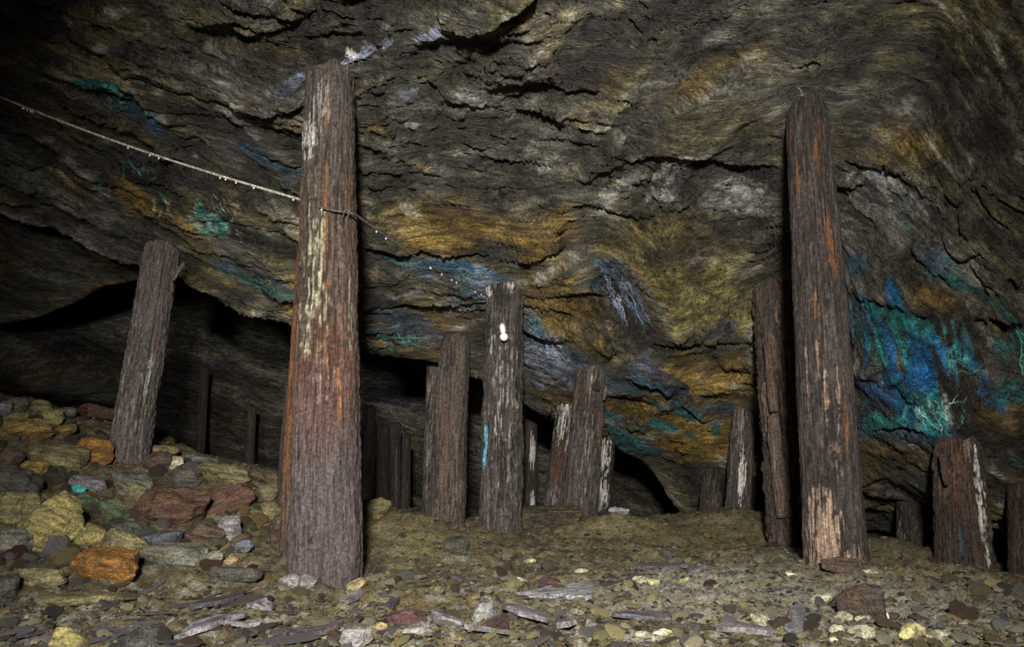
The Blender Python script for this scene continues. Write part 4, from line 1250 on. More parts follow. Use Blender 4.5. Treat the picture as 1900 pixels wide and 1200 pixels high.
stub = prop('timber_prop', 'stout red-brown prop with white lichen down its right edge, far right', (1792, 1055, 4.6), (1776, 838, 4.85), 92, 74, G,
            expo=2.6, depth=0.9, rot=0.35, c0=UMBER * 0.7, c1=UMBER * 1.3, c2=REDW * 0.8, seed=131, lump=1.4, groove=1.1, jag=0.05, splits=((0.35, 0.0, 0.95, 0.25),),
            patches=[(0.05, 0.85, 0.22, 0.14, ORNG * 0.7, 0.85, 0.0), (0.42, 0.92, 0.14, 0.12, ASHW * 1.8, 0.8, -0.2), (0.72, 0.5, 0.2, 0.45, BONE * 1.2, 0.9, 0.1), (0, 0.7, 0.6, 0.2, UMBER * 1.8, 0.6, 0.2), (-0.1, 0.2, 0.08, 0.18, BLUEP * 0.4, 0.8, -0.2), (-0.4, 0.2, 0.7, 0.3, BARK * 0.7, 0.6, -0.2)])
prop('timber_prop', 'short grey prop between the tall round log and the far right prop', (1692, 1028, 5.7), (1688, 938, 6.15), 48, 42, G, res=0.7, buried=0.15,
     expo=2.4, depth=0.9, rot=0.3, c0=BARK, c1=ASHW * 0.75, c2=UMBER, seed=133, taper=0.15, groove=0.9, patches=[(-0.7, 0.4, 0.3, 0.4, BONE * 0.5, 0.6, 0.4)])
prop('timber_prop', 'dim brown prop cut by the right edge of the picture', (1905, 1075, 4.7), (1902, 1000, 4.85), 52, 50, G, res=0.6, into=0.5,
     expo=2.3, depth=0.9, rot=0.3, c0=UMBER * 0.7, c1=UMBER * 1.2, c2=BARK, seed=135, patches=[])
# props standing far back in the dark
GD = 'dim props deep in the dark stope'
dk = dict(expo=2.3, depth=0.95, rot=0.3, c0=BARK * 0.8, c1=BARK * 1.3, c2=UMBER * 0.8, res=0.4, groove=0.8)
for k, (bx, by, tx, ty, d, w, lab, pat) in enumerate([
        (370, 850, 376, 755, 7.6, 17, 'thin dim prop in the dark right of the leaning prop', []),
        (460, 900, 464, 828, 7.8, 17, 'thin dim prop in the dark left of the rope-bound prop', []),
        (522, 960, 532, 840, 4.6, 26, 'dark prop standing just left of the tall rope-bound prop', []),
        (682, 945, 684, 835, 7.2, 22, 'dim prop showing along the right edge of the rope-bound prop', []),
        (708, 945, 709, 868, 7.4, 25, 'dim grey prop, leftmost of three close together in the dark', []),
        (731, 945, 732, 862, 7.6, 24, 'dim grey prop, middle of three close together in the dark', [(0.3, 0.6, 0.15, 0.3, ASHW, 0.7, 0)]),
        (752, 945, 753, 885, 7.4, 18, 'dim grey prop, rightmost of three close together in the dark', []),
        (984, 945, 985, 845, 7.0, 24, 'black prop with two white spots behind the bulb prop', [(0.2, 0.75, 0.5, 0.14, BONE, 0.95, 0.1), (0.3, 0.42, 0.4, 0.09, BONE, 0.95, 0.1)])]):
    prop('timber_prop', lab, (bx, by, d), (tx, ty, d), w, w * 0.92, GD, buried=0.5, into=0.4, seed=141 + 2 * k, patches=pat, **dk)

# ------------------------------------------------------------------ parts of the props: splinters, split strips, slabs
def bar(name, p0, p1, w, th, c, parent=None, seed=0, taper=0.3, n=26):
    """A splintered strip of wood from p0 to p1 (world points)."""
    p0, p1 = np.array(p0), np.array(p1)
    L = np.linalg.norm(p1 - p0)
    h = np.linspace(0, 1, n)[:, None]
    ph = np.linspace(-math.pi, math.pi, 16, endpoint=False)[None]
    wob = 1 + 0.25 * noise3(np.stack([np.broadcast_to(np.cos(ph) * 2, (n, 16)), np.broadcast_to(np.sin(ph) * 2, (n, 16)), np.broadcast_to(h * 6, (n, 16))], -1), seed)
    sup = (np.abs(np.cos(ph)) ** 4 + np.abs(np.sin(ph)) ** 4) ** -0.25
    k = (1 - taper * np.abs(2 * h - 1) ** 2.5) * wob * sup
    x = w / 2 * np.sin(ph) * k
    y = -th / 2 * np.cos(ph) * k
    z = np.broadcast_to(h * L, x.shape) + 0.1 * w * noise3(np.stack([x * 60, y * 60, 0 * x], -1), seed + 1)
    V_ = np.stack([x, y, z], -1).reshape(-1, 3)
    i = (np.arange(n - 1)[:, None] * 16 + np.arange(16)[None])
    j = (np.arange(n - 1)[:, None] * 16 + (np.arange(16)[None] + 1) % 16)
    fq = np.stack([i, j, j + 16, i + 16], -1).reshape(-1, 4)
    c0, c1 = len(V_), len(V_) + 1
    V_ = np.vstack([V_, [[0, 0, 0]], [[0, 0, L]]])
    k_ = np.arange(16)
    k2_ = (k_ + 1) % 16
    ft = np.vstack([np.stack([k2_, k_, np.full(16, c0)], -1), np.stack([(n - 1) * 16 + k_, (n - 1) * 16 + k2_, np.full(16, c1)], -1)])
    cv = np.asarray(c)[None] * (0.75 + 0.5 * np.random.default_rng(seed).random((len(V_), 1)))
    o = link(name, mesh_np(name, V_, [fq, ft], True, np.concatenate([cv, np.full((len(V_), 1), 0.15)], 1)), M_WOOD)
    zz = Vector((p1 - p0) / L)
    yy = Vector((0, 1, 0)) if abs(zz.y) < 0.9 else Vector((0, 0, 1))
    yy = (yy - zz * yy.dot(zz)).normalized()
    M = Matrix((yy.cross(zz), yy, zz)).transposed().to_4x4()
    M.translation = Vector(p0)
    if parent is not None:
        o.parent = parent
        o.matrix_parent_inverse = parent.matrix_world.inverted()
    o.matrix_world = M
    return o


def child_mw(o):
    bpy.context.view_layer.update()


bpy.context.view_layer.update()
bar('splinter', at(320, 520, 4.93), at(341, 487, 4.95), 0.028, 0.02, ASHW * 0.8, lean, 301)
sp_post = [o for o in COL.objects if o.get('label', '').startswith('split brown')][0]
bar('split_strip', at(1452, 960, 4.88), at(1434, 772, 4.9), 0.085, 0.06, UMBER * 1.6, sp_post, 303, 0.15)
bar('split_strip', at(1436, 764, 4.9), at(1424, 640, 4.92), 0.06, 0.05, UMBER * 1.4, sp_post, 305, 0.15)
bar('splinter', at(1757, 900, 4.62), at(1745, 842, 4.7), 0.03, 0.03, UMBER * 1.3, stub, 307)
bar('splinter', at(1120, 742, 5.5), at(1124, 716, 5.5), 0.02, 0.015, ASHW, [o for o in COL.objects if 'dark knot' in o.get('label', '')][0], 308)
fs = bar('foot_slab', at(1524, 1046, 3.44), at(1632, 1058, 3.5), 0.075, 0.035, TAN * 0.35, p_log, 309, 0.5)


def knot(parent, px, py, d, r, seed):
    """A raised knot on a log."""
    n, m = 10, 18
    a = np.linspace(0, 2 * math.pi, m, endpoint=False)
    V_ = []
    for i in range(n):
        t = i / (n - 1)
        rr = r * (1 - t) * (1 + 0.12 * np.sin(a * 3 + seed))
        hh = r * 0.5 * (math.sin(t * 2.4) if t < 0.7 else math.sin(1.68) - (t - 0.7) * 2.2)
        V_.append(np.stack([rr * np.cos(a), np.full(m, -hh), rr * np.sin(a) * 1.25], -1))
    V_ = np.concatenate(V_)
    i = np.arange(n - 1)[:, None] * m + np.arange(m)[None]
    j = np.arange(n - 1)[:, None] * m + (np.arange(m)[None] + 1) % m
    cv = np.tile(BARK * 0.9, (len(V_), 1))
    o = link('knot', mesh_np('knot', V_, np.stack([i, j, j + m, i + m], -1).reshape(-1, 4), True, np.concatenate([cv, np.full((len(V_), 1), 0.3)], 1)), M_WOOD)
    o.parent = parent
    o.matrix_parent_inverse = parent.matrix_world.inverted()
    o.matrix_world = Matrix.Translation(Vector(at(px, py, d)))
    return o


knot(p_log, 1555, 758, 3.50, 0.026, 1)
knot(p_log, 1567, 1012, 3.49, 0.028, 2)
knot(p_log, 1548, 845, 3.49, 0.018, 3)
knot([o for o in COL.objects if 'dark knot' in o.get('label', '')][0], 1107, 716, 5.5, 0.03, 4)

# ------------------------------------------------------------------ rope
def tube_path(P, rad, n=10, twist=0.0):
    P = np.asarray(P)
    T_ = np.gradient(P, axis=0)
    T_ /= np.linalg.norm(T_, axis=1)[:, None]
    up = np.array([0, 0, 1.0])
    A = np.cross(T_, up)
    A /= np.linalg.norm(A, axis=1)[:, None]
    B = np.cross(A, T_)
    s = np.concatenate([[0], np.cumsum(np.linalg.norm(np.diff(P, axis=0), axis=1))])
    ph = np.linspace(0, 2 * math.pi, n, endpoint=False)
    r = rad[:, None] * (1 + 0.16 * np.cos(3 * (ph[None] - twist * s[:, None])))
    V_ = P[:, None] + r[..., None] * (np.cos(ph)[None, :, None] * A[:, None] + np.sin(ph)[None, :, None] * B[:, None])
    m = len(P)
    i = np.arange(m - 1)[:, None] * n + np.arange(n)[None]
    j = np.arange(m - 1)[:, None] * n + (np.arange(n)[None] + 1) % n
    return V_.reshape(-1, 3), np.stack([i, j, j + n, i + n], -1).reshape(-1, 4), s


anch = roof_at(-70, 150)
rp = [anch]
e0 = at(563, 372, 3.44)
for t in np.linspace(0, 1, 60)[1:]:
    p = anch * (1 - t) + e0 * t
    p = p + np.array([0, 0, -0.035 * math.sin(math.pi * t)])
    rp.append(p)
for c in [(570, 376, 3.385), (582, 380, 3.345), (600, 386, 3.325), (620, 391, 3.32), (640, 393, 3.325), (655, 396, 3.345), (664, 401, 3.39)]:
    rp.append(at(*c))
e1 = rp[-1]
e2 = at(903, 548, 4.9)
for t in np.linspace(0, 1, 60)[1:]:
    rp.append(e1 * (1 - t) + e2 * t + np.array([0, 0, -0.03 * math.sin(math.pi * t)]))
rp = np.array(rp)
s_ = np.concatenate([[0], np.cumsum(np.linalg.norm(np.diff(rp, axis=0), axis=1))])
ss = np.linspace(0, s_[-1], 900)
rp = np.stack([np.interp(ss, s_, rp[:, k]) for k in range(3)], 1)
fr_ = (rp[:, 0] - e0[0]) / (e2[0] - e0[0])
rad = np.where(fr_ < 0, 0.0062, np.where(fr_ < 0.12, 0.005, 0.0055))
V_, Fq_, sl = tube_path(rp, rad, 12, 190.0)
pale = np.repeat(sstep(0.03, -0.05, fr_), 12)[:, None]
rc = np.array([0.12, 0.10, 0.085]) * (1 - pale) + np.array([0.46, 0.42, 0.35]) * pale
rope = link('rope', mesh_np('rope', V_, Fq_, True, np.concatenate([rc, np.full((len(rc), 1), 0.3)], 1)), M_WOOD)
tag(rope, 'thin pale rope slung from the left round the tall prop to the bulb prop', 'rope')
M_DROP = plain_material('water_drop', (0.75, 0.8, 0.82), 0.05, 0.9, var=0.0, bump=0.0)


def icosphere(sub):
    bm = bmesh.new()
    bmesh.ops.create_icosphere(bm, subdivisions=sub, radius=1.0)
    bm.verts.ensure_lookup_table()
    v = np.array([x.co[:] for x in bm.verts])
    f = np.array([[q.index for q in x.verts] for x in bm.faces])
    bm.free()
    return v, f


ICO = {k: icosphere(k) for k in (1, 2, 3, 4, 5)}
dv, df = ICO[2]
dv = dv * np.array([0.0042, 0.0042, 0.006])
dme = mesh_np('water_drop', dv, df)
g = np.random.default_rng(5)
for k in range(24):
    i = int(g.uniform(60, 880))
    if 0.0 < fr_[i] < 0.14:
        continue
    o = link('water_drop', dme, M_DROP, rope)
    o.location = rp[i] + np.array([0, 0, -0.011])
for k, (a, b) in enumerate((((636, 402, 3.325), (641, 388, 3.29)), ((645, 403, 3.33), (650, 386, 3.30)))):
    o = bar('rope_end', at(*a), at(*b), 0.004, 0.004, np.array([0.25, 0.22, 0.18]), rope, 320 + k)


# ------------------------------------------------------------------ light bulb on the prop
def lathe(name, prof, mat, parent, seg=28):
    a = np.linspace(0, 2 * math.pi, seg, endpoint=False)
    prof = np.array(prof)
    V_ = np.stack([prof[:, 0][:, None] * np.cos(a), prof[:, 0][:, None] * np.sin(a), np.broadcast_to(prof[:, 1][:, None], (len(prof), seg))], -1).reshape(-1, 3)
    m = len(prof)
    i = np.arange(m - 1)[:, None] * seg + np.arange(seg)[None]
    j = np.arange(m - 1)[:, None] * seg + (np.arange(seg)[None] + 1) % seg
    return link(name, mesh_np(name, V_, np.stack([i, j, j + seg, i + seg], -1).reshape(-1, 4)), mat, parent)


M_GLASSW = plain_material('opal_glass', (0.86, 0.86, 0.84), 0.15, 0.5, var=0.02, bump=0.0)
M_SOCK = plain_material('white_socket', (0.8, 0.79, 0.74), 0.4, 0.5, var=0.08, bump=0.05)
bulb = bpy.data.objects.new('light_bulb', None)
COL.objects.link(bulb)
bulb.empty_display_size = 0.05
bulb.location = at(935, 625, 4.775)
bulb.rotation_euler = (math.radians(-6), math.radians(-9), 0)
tag(bulb, 'white light bulb in a white socket fixed near the head of a dark prop', 'light bulb')
th = np.linspace(0, math.pi * 0.8, 22)
lathe('globe', [(0.0275 * math.sin(t) + 0.0002, -0.0275 * math.cos(t)) for t in th] + [(0.0145, 0.029), (0.0135, 0.034)], M_GLASSW, bulb)
lathe('collar', [(0.0135, 0.033), (0.0185, 0.034), (0.0195, 0.037), (0.0195, 0.042), (0.0185, 0.044), (0.0165, 0.045)], M_SOCK, bulb)
sk = lathe('socket', [(0.0165, 0.044), (0.0185, 0.046), (0.0185, 0.068), (0.0195, 0.07), (0.0195, 0.074), (0.0165, 0.077), (0.0135, 0.083), (0.007, 0.087), (0.0055, 0.094), (0.0002, 0.095)], M_SOCK, bulb)

# ------------------------------------------------------------------ broken rock
def rock_mesh(seed, dims, sub, kind='block'):
    g = np.random.default_rng(seed)
    v, f = ICO[sub]
    n = {'block': 11, 'slab': 9, 'round': 26}[kind]
    N = g.normal(size=(n, 3))
    if kind == 'slab':
        N[:2] = [[g.normal(0, .12), g.normal(0, .12), 1], [g.normal(0, .12), g.normal(0, .12), -1]]
    N /= np.linalg.norm(N, axis=1)[:, None]
    D = g.uniform(0.62, 1.0, n)
    if kind == 'slab':
        D[:2] = 0.34
    r = np.full(len(v), 1.35)
    for k in range(n):
        d = v @ N[k]
        r = np.where(d > 0.05, np.minimum(r, D[k] / np.maximum(d, 0.05)), r)
    for k in range(22):
        nn = g.normal(size=3)
        nn /= np.linalg.norm(nn)
        d = v @ nn
        lim = (r * np.maximum(d, 0)).max() * g.uniform(0.86, 0.97)
        r = np.where(d > 0.2, np.minimum(r, lim / np.maximum(d, 0.2)), r)
    P = v * r[:, None]
    P -= (P.max(0) + P.min(0)) / 2
    P /= (P.max(0) - P.min(0)) / 2
    P *= np.asarray(dims)
    m = float(np.min(dims))
    P += v * (m * 0.15 * fbm(P / m * 1.3, 4, seed % 50)[:, None])
    # layered edges
    lay = noise3(np.stack([P[:, 0] / m * 0.4, P[:, 1] / m * 0.4, P[:, 2] / m * 3.5], -1), seed % 40 + 3)
    P[:, :2] *= (1 + 0.07 * lay)[:, None]
    me = mesh_np('rock', P, f, False)
    return me


ROCKC = dict(ochre=(0.21, 0.135, 0.04), orange=(0.29, 0.135, 0.03), olive=(0.155, 0.135, 0.065), grey=(0.125, 0.122, 0.095), redb=(0.085, 0.045, 0.032), green=(0.065, 0.09, 0.048), dgrey=(0.055, 0.056, 0.05),
             tan=(0.27, 0.21, 0.11), cream=(0.62, 0.56, 0.36), yellow=(0.58, 0.52, 0.24), pgrey=(0.17, 0.155, 0.165), brown=(0.095, 0.068, 0.05), umber=(0.05, 0.036, 0.03), blue=(0.09, 0.10, 0.12), pale=(0.42, 0.39, 0.27), lgrey=(0.24, 0.235, 0.225), teal=(0.05, 0.3, 0.28), maroon=(0.075, 0.036, 0.038), ylgreen=(0.215, 0.185, 0.07))


def rock(px, py, w, h, roll, ck, label, kind='block', wet=0.15, mat=None, name='rock', cat='rock', group=None, dfac=0.8, seed=None, sink=0.25):
    c0 = floor_hit(px, py + h * 0.42)
    d = c0[1]
    s = d / F
    a, c = w * s / 2, h * s / 2
    b = dfac * (a + c) / 2 if kind != 'slab' else dfac * a
    P = at(px, py, d + b * 0.45)
    big_ = w > 55
    me = rock_mesh(int(seed if seed is not None else px * 7 + py * 3), (a * 1.06, b, c * 1.06), 4 if big_ else 3, kind)
    o = link(name, me, mat or M_STONE)
    o.location = P
    o.rotation_euler = (math.radians(-6), math.radians(roll), math.radians((px * 13 % 40) - 20))
    o.color = (*(np.array(ROCKC[ck]) * (1.3 if ck not in ('lgrey', 'maroon', 'orange', 'cream', 'pale', 'yellow', 'brown') else 0.95)), wet)
    tag(o, label, cat, group)
    return o


GR_ = 'rocks of the rubble pile'
for a in [
    (200, 1050, 142, 64, 4, 'orange', 'large orange-brown rock at the front foot of the rubble pile', 'block', 0.3),
    (92, 975, 96, 116, 28, 'ylgreen', 'big upright yellow-green rock at the left end of the rubble pile', 'block', 0.3),
    (25, 945, 80, 58, -4, 'olive', 'grey-olive slab leaning on the left of the big yellow-green rock', 'slab', 0.2),
    (20, 1005, 72, 52, 5, 'grey', 'smooth grey boulder below the yellow-green rock at the left edge', 'round', 0.2),
    (160, 996, 70, 52, -18, 'ylgreen', 'flat yellow-olive rock just above the orange-brown rock', 'block', 0.2),
    (232, 1012, 100, 44, 14, 'olive', 'long brown-olive rock behind the orange-brown rock', 'block', 0.15),
    (330, 1032, 118, 46, 4, 'grey', 'wide flat grey-brown rock right of the orange-brown rock', 'slab', 0.15),
    (322, 942, 122, 80, -6, 'redb', 'large wet dark-red rock in the middle of the rubble pile', 'block', 0.75),
    (424, 925, 86, 58, -22, 'redb', 'shiny rust-red rock at the right of the rubble pile', 'block', 0.85),
    (415, 882, 92, 40, 8, 'olive', 'mossy olive rock above the shiny rust-red rock', 'block', 0.3),
    (294, 858, 50, 40, 0, 'brown', 'rounded rusty brown rock right of the leaning prop', 'round', 0.3),
    (327, 858, 32, 24, -20, 'cream', 'small cream-white stone on top of the rubble pile', 'block', 0.1),
    (174, 841, 64, 54, -8, 'orange', 'bright orange rock just left of the leaning prop', 'block', 0.15),
    (102, 846, 118, 44, 4, 'olive', 'long layered olive slab left of the bright orange rock', 'slab', 0.15),
    (44, 802, 96, 38, -16, 'ochre', 'tilted ochre slab near the top of the pile at the left edge', 'slab', 0.15),
    (98, 776, 40, 36, 0, 'ylgreen', 'round yellowish stone near the top of the pile', 'round', 0.15),
    (28, 780, 58, 34, -8, 'olive', 'olive stone above the tilted ochre slab', 'block', 0.15),
    (180, 768, 80, 28, 12, 'redb', 'rusty red slab at the back of the pile by the leaning prop', 'slab', 0.7),
    (120, 799, 44, 22, -10, 'ochre', 'small ochre stone between the tilted slab and the leaning prop', 'block', 0.15),
    (60, 872, 56, 34, -5, 'ochre', 'ochre-brown rock under the long layered olive slab', 'block', 0.15),
    (156, 936, 46, 38, 0, 'green', 'small mossy green rock in the middle of the pile', 'block', 0.3),
    (212, 944, 60, 44, 25, 'green', 'dark green rock with a rusty end beside the mossy green rock', 'block', 0.3),
    (240, 900, 104, 54, 20, 'grey', 'large grey rock below the foot of the leaning prop', 'block', 0.2),
    (160, 898, 64, 30, 10, 'pgrey', 'pinkish grey rock above the mossy green rock', 'slab', 0.2),
    (250, 922, 44, 50, 10, 'olive', 'upright olive-grey rock in front of the large grey rock', 'block', 0.2),
    (342, 890, 64, 40, 0, 'dgrey', 'dark grey rock behind the large wet dark-red rock', 'block', 0.3),
    (286, 834, 84, 22, 8, 'tan', 'thin grey-tan slab lying against the foot of the leaning prop', 'slab', 0.15),
    (368, 853, 74, 22, 4, 'grey', 'thin grey slab right of the cream-white stone', 'slab', 0.2),
    (424, 982, 42, 48, 0, 'pgrey', 'rounded purple-grey disc of rock below the shiny rust-red rock', 'round', 0.2),
    (380, 990, 68, 40, 15, 'brown', 'brown rock with rusty edge left of the purple-grey disc', 'block', 0.35),
    (296, 1002, 78, 28, -10, 'blue', 'wet bluish slab under the large dark-red rock', 'slab', 0.7),
    (228, 982, 68, 34, 12, 'dgrey', 'blackish wet rock between the green rocks and the brown-olive rock', 'block', 0.6),
    (256, 976, 34, 30, 0, 'brown', 'small dark stone with an orange side', 'block', 0.5),
    (76, 1072, 88, 34, -4, 'olive', 'low brown-olive rock left of the orange-brown rock', 'block', 0.15),
    (8, 1092, 44, 48, 0, 'dgrey', 'black wet rock at the left edge near the floor', 'block', 0.85),
    (522, 996, 44, 74, 4, 'brown', 'upright rusty rock against the left foot of the tall rope-bound prop', 'block', 0.35),
    (440, 1066, 88, 32, -5, 'dgrey', 'flat dark grey rock left of the foot of the tall rope-bound prop', 'slab', 0.3),
    (536, 1079, 34, 26, 0, 'lgrey', 'pale grey stone at the foot of the tall rope-bound prop, left of a pair', 'round', 0.1),
    (568, 1080, 36, 24, 0, 'lgrey', 'pale grey stone at the foot of the tall rope-bound prop, right of a pair', 'round', 0.1),
    (508, 950, 46, 34, 0, 'olive', 'olive-brown rock above the upright rusty rock by the tall prop', 'block', 0.2),
    (545, 1030, 40, 44, 0, 'dgrey', 'dark rock pressed against the left side of the tall prop foot', 'block', 0.2),
    (498, 914, 34, 36, 0, 'olive', 'small olive rock between the pile and the tall rope-bound prop', 'block', 0.2),
    (388, 1038, 50, 30, 0, 'grey', 'grey rock right of the wide flat rock', 'block', 0.2),
    (428, 1040, 28, 24, 0, 'tan', 'small tan stone below the purple-grey disc', 'block', 0.2),
    (444, 1014, 44, 28, 0, 'blue', 'small bluish rock right of the purple-grey disc', 'block', 0.4),
    (16, 852, 54, 44, 0, 'brown', 'brown rock at the left edge, level with the orange rock', 'block', 0.2),
    (22, 896, 104, 62, 5, 'dgrey', 'broad dark rock at the left edge behind the leaning slab', 'block', 0.35),
    (34, 748, 56, 28, -6, 'grey', 'grey rock on the crest of the pile, second from the left edge', 'block', 0.2),
    (4, 756, 32, 26, 0, 'pgrey', 'purple-grey rock on the crest of the pile at the left edge', 'block', 0.2),
    (76, 754, 44, 24, 8, 'olive', 'olive rock on the crest of the pile, third from the left edge', 'block', 0.2),
    (120, 764, 50, 22, 8, 'grey', 'flat grey rock on the crest of the pile near the rusty red slab', 'slab', 0.2),
    (262, 1186, 64, 46, 0, 'dgrey', 'dark brown-grey rock at the bottom edge of the picture', 'block', 0.3),
    (128, 1188, 66, 44, 5, 'ylgreen', 'olive rock at the bottom edge, left of the dark rock', 'block', 0.2),
    (696, 946, 62, 36, -12, 'olive', 'angular olive rock just right of the tall rope-bound prop', 'block', 0.15),
    (846, 1012, 46, 34, -10, 'dgrey', 'dark flaky rock on the dirt mound below the square-cut prop', 'slab', 0.2),
    (850, 1036, 52, 20, 4, 'grey', 'flat grey stone below the dark flaky rock', 'slab', 0.15),
    (1598, 1120, 76, 66, 0, 'umber', 'dark brown blocky rock on the floor before the tall round log', 'block', 0.2),
    (752, 1150, 76, 34, -14, 'maroon', 'maroon red rock on the floor below the tall rope-bound prop', 'block', 0.4),
    (772, 1170, 58, 26, -5, 'lgrey', 'pale grey rock leaning on the maroon red rock', 'block', 0.1),
    (898, 1136, 44, 46, 0, 'lgrey', 'upright pale grey rock on the floor left of the tapered board', 'block', 0.1),
    (826, 1152, 60, 26, 15, 'pgrey', 'purple-grey rock between the maroon and the upright pale rock', 'slab', 0.15),
    (660, 1186, 54, 40, 0, 'lgrey', 'grey rock at the bottom edge below the tall rope-bound prop', 'block', 0.1),
    (1022, 1082, 44, 20, 0, 'maroon', 'small dark red stone just behind the tapered board', 'round', 0.4),
    (1098, 1160, 30, 22, 0, 'grey', 'small grey cube-like stone below the tapered board', 'block', 0.1),
    (1658, 1143, 26, 14, 0, 'maroon', 'dark maroon stone right of the dark brown blocky rock', 'block', 0.3),
    (1152, 1112, 36, 12, 0, 'brown', 'dark brown flat stone right of the tapered board', 'slab', 0.3),
    (706, 1165, 26, 20, 0, 'tan', 'small tan stone left of the maroon red rock', 'block', 0.1),
    (660, 1086, 38, 20, -20, 'tan', 'small tan stone at the right foot of the tall rope-bound prop', 'block', 0.1),
    (1240, 1030, 40, 16, 0, 'dgrey', 'dark flat stone on the dirt in front of the three props', 'slab', 0.2),
]:
    px, py, w, h, roll, ck, lab, kind, wet_ = a
    rock(px, py, w, h, roll, ck, lab, kind, wet_, group=GR_ if px < 560 else None)
# flat slab half sunk in the floor, lower left
rock(165, 1112, 170, 26, -2, 'olive', 'wide thin olive slab lying flat on the floor below the orange-brown rock', 'slab', 0.15, dfac=0.7)
rock(147, 908, 24, 16, 0, 'teal', 'small wet turquoise stone on the rubble pile', 'block', 0.7)
# pale yellow stones that can be picked out on the floor
for k, a in enumerate([(1692, 1173, 44, 28, 'yellow', 'bright yellow lumpy stone at the bottom right'), (1738, 1182, 40, 22, 'cream', 'cream stone right of the bright yellow lumpy stone'), (1598, 1174, 46, 28, 'pale', 'pale yellow stone below the dark brown blocky rock'),
                       (1553, 1169, 30, 18, 'cream', 'cream stone left of the pale yellow stone below the brown rock'), (1412, 1152, 36, 24, 'pale', 'pale yellowish stone left of the short grey board'), (1525, 1112, 52, 20, 'pale', 'wide pale stone left of the dark brown blocky rock'),
                       (1548, 1188, 22, 12, 'cream', 'small cream stone at the bottom edge right of the short grey board'), (1192, 1077, 34, 16, 'pale', 'pale stone right of the tapered board, left of a pair'), (1214, 1081, 24, 12, 'yellow', 'yellow stone right of the tapered board, right of a pair'),
                       (1560, 1145, 36, 20, 'pale', 'pale stone beneath the left side of the dark brown blocky rock'), (1634, 1144, 26, 14, 'cream', 'cream stone at the right foot of the dark brown blocky rock'), (1602, 1148, 30, 12, 'pale', 'pale flat stone under the front of the dark brown blocky rock'),
                       (966, 1076, 36, 10, 'cream', 'cream flat stone behind the tapered board'), (1078, 1059, 28, 9, 'cream', 'cream flat stone well behind the right end of the tapered board'), (984, 1041, 22, 9, 'cream', 'cream stone on the dirt below the bulb prop'),
                       (1230, 1174, 34, 14, 'cream', 'cream stone at the bottom edge right of centre'), (1200, 1180, 40, 16, 'pale', 'pale stone at the bottom edge beside the cream one'), (1470, 1068, 26, 10, 'cream', 'cream stone left of the foot slab of the round log'),
                       (1270, 1077, 24, 9, 'yellow', 'yellow flat stone on the pale gravel patch'), (1460, 1170, 40, 18, 'pale', 'pale stone touching the left of the short grey board'), (1620, 1060, 40, 10, 'pale', 'pale flat stone right of the foot of the round log')]):
    px, py, w, h, ck, lab = a
    rock(px, py, w, h, (k * 37 % 30) - 15, ck, lab, 'round' if k % 2 else 'block', 0.15, mat=M_PALE, name='stone', cat='stone', sink=0.3)

# smaller rocks filling the pile
tmpl = [rock_mesh(900 + k, (1.0, g.uniform(0.7, 1), g.uniform(0.35, 0.8)), 2 if k < 0 else 3, ('block', 'slab', 'block', 'round')[k % 4]) for k in range(14)]
for t_ in tmpl:
    t_.materials.append(M_STONE)
g = np.random.default_rng(77)


def normal_at(x, y):
    e = 0.04
    zx = (floor_z(x + e, y) - floor_z(x - e, y))[0] / (2 * e)
    zy = (floor_z(x, y + e) - floor_z(x, y - e))[0] / (2 * e)
    return Vector((-zx, -zy, 1)).normalized()


def lay(o, x, y, up, scale, yaw, tilt=0.25):
    n_ = normal_at(x, y)
    n_ = (n_ + Vector((g.normal(0, tilt), g.normal(0, tilt), 0))).normalized()
    q_ = n_.to_track_quat('Z', 'Y')
    o.rotation_mode = 'QUATERNION'
    o.rotation_quaternion = q_ @ Matrix.Rotation(yaw, 3, 'Z').to_quaternion()
    o.location = Vector((x, y, float(floor_z(x, y)[0]))) + n_ * up
    o.scale = (scale, scale, scale)


CNAME = dict(olive='olive', ochre='ochre', grey='grey', dgrey='dark grey', brown='brown', redb='rusty red', tan='tan', green='mossy green', pgrey='purple-grey', lgrey='pale grey', pale='pale', yellow='yellow', cream='cream')
cols = ['olive', 'ochre', 'grey', 'dgrey', 'brown', 'redb', 'tan', 'green', 'pgrey', 'olive', 'grey', 'brown']
n_done = 0
while n_done < 290:
    px, py = g.uniform(-60, 560), g.uniform(735, 1085)
    if py < 735 + max(0, px - 120) * 0.42:
        continue
    c0 = floor_hit(px, py)
    if c0[1] > 6.2 or (py > 1050 and g.random() < 0.5):
        continue
    s = min(0.085, g.lognormal(math.log(0.031), 0.45))
    o = link('rubble_rock', tmpl[int(g.integers(14))], None)
    lay(o, c0[0], c0[1], s * 0.2, s, g.uniform(0, 6.28), 0.35)
    ckey = cols[int(g.integers(len(cols)))]
    c = np.array(ROCKC[ckey]) * g.uniform(0.7, 1.2)
    o.color = (*c, g.choice([0.1, 0.2, 0.3, 0.7], p=[.35, .3, .2, .15]))
    tag(o, 'small %s rock lying among the bigger rocks of the rubble pile' % CNAME[ckey], 'rock', 'small rocks filling the rubble pile')
    n_done += 1

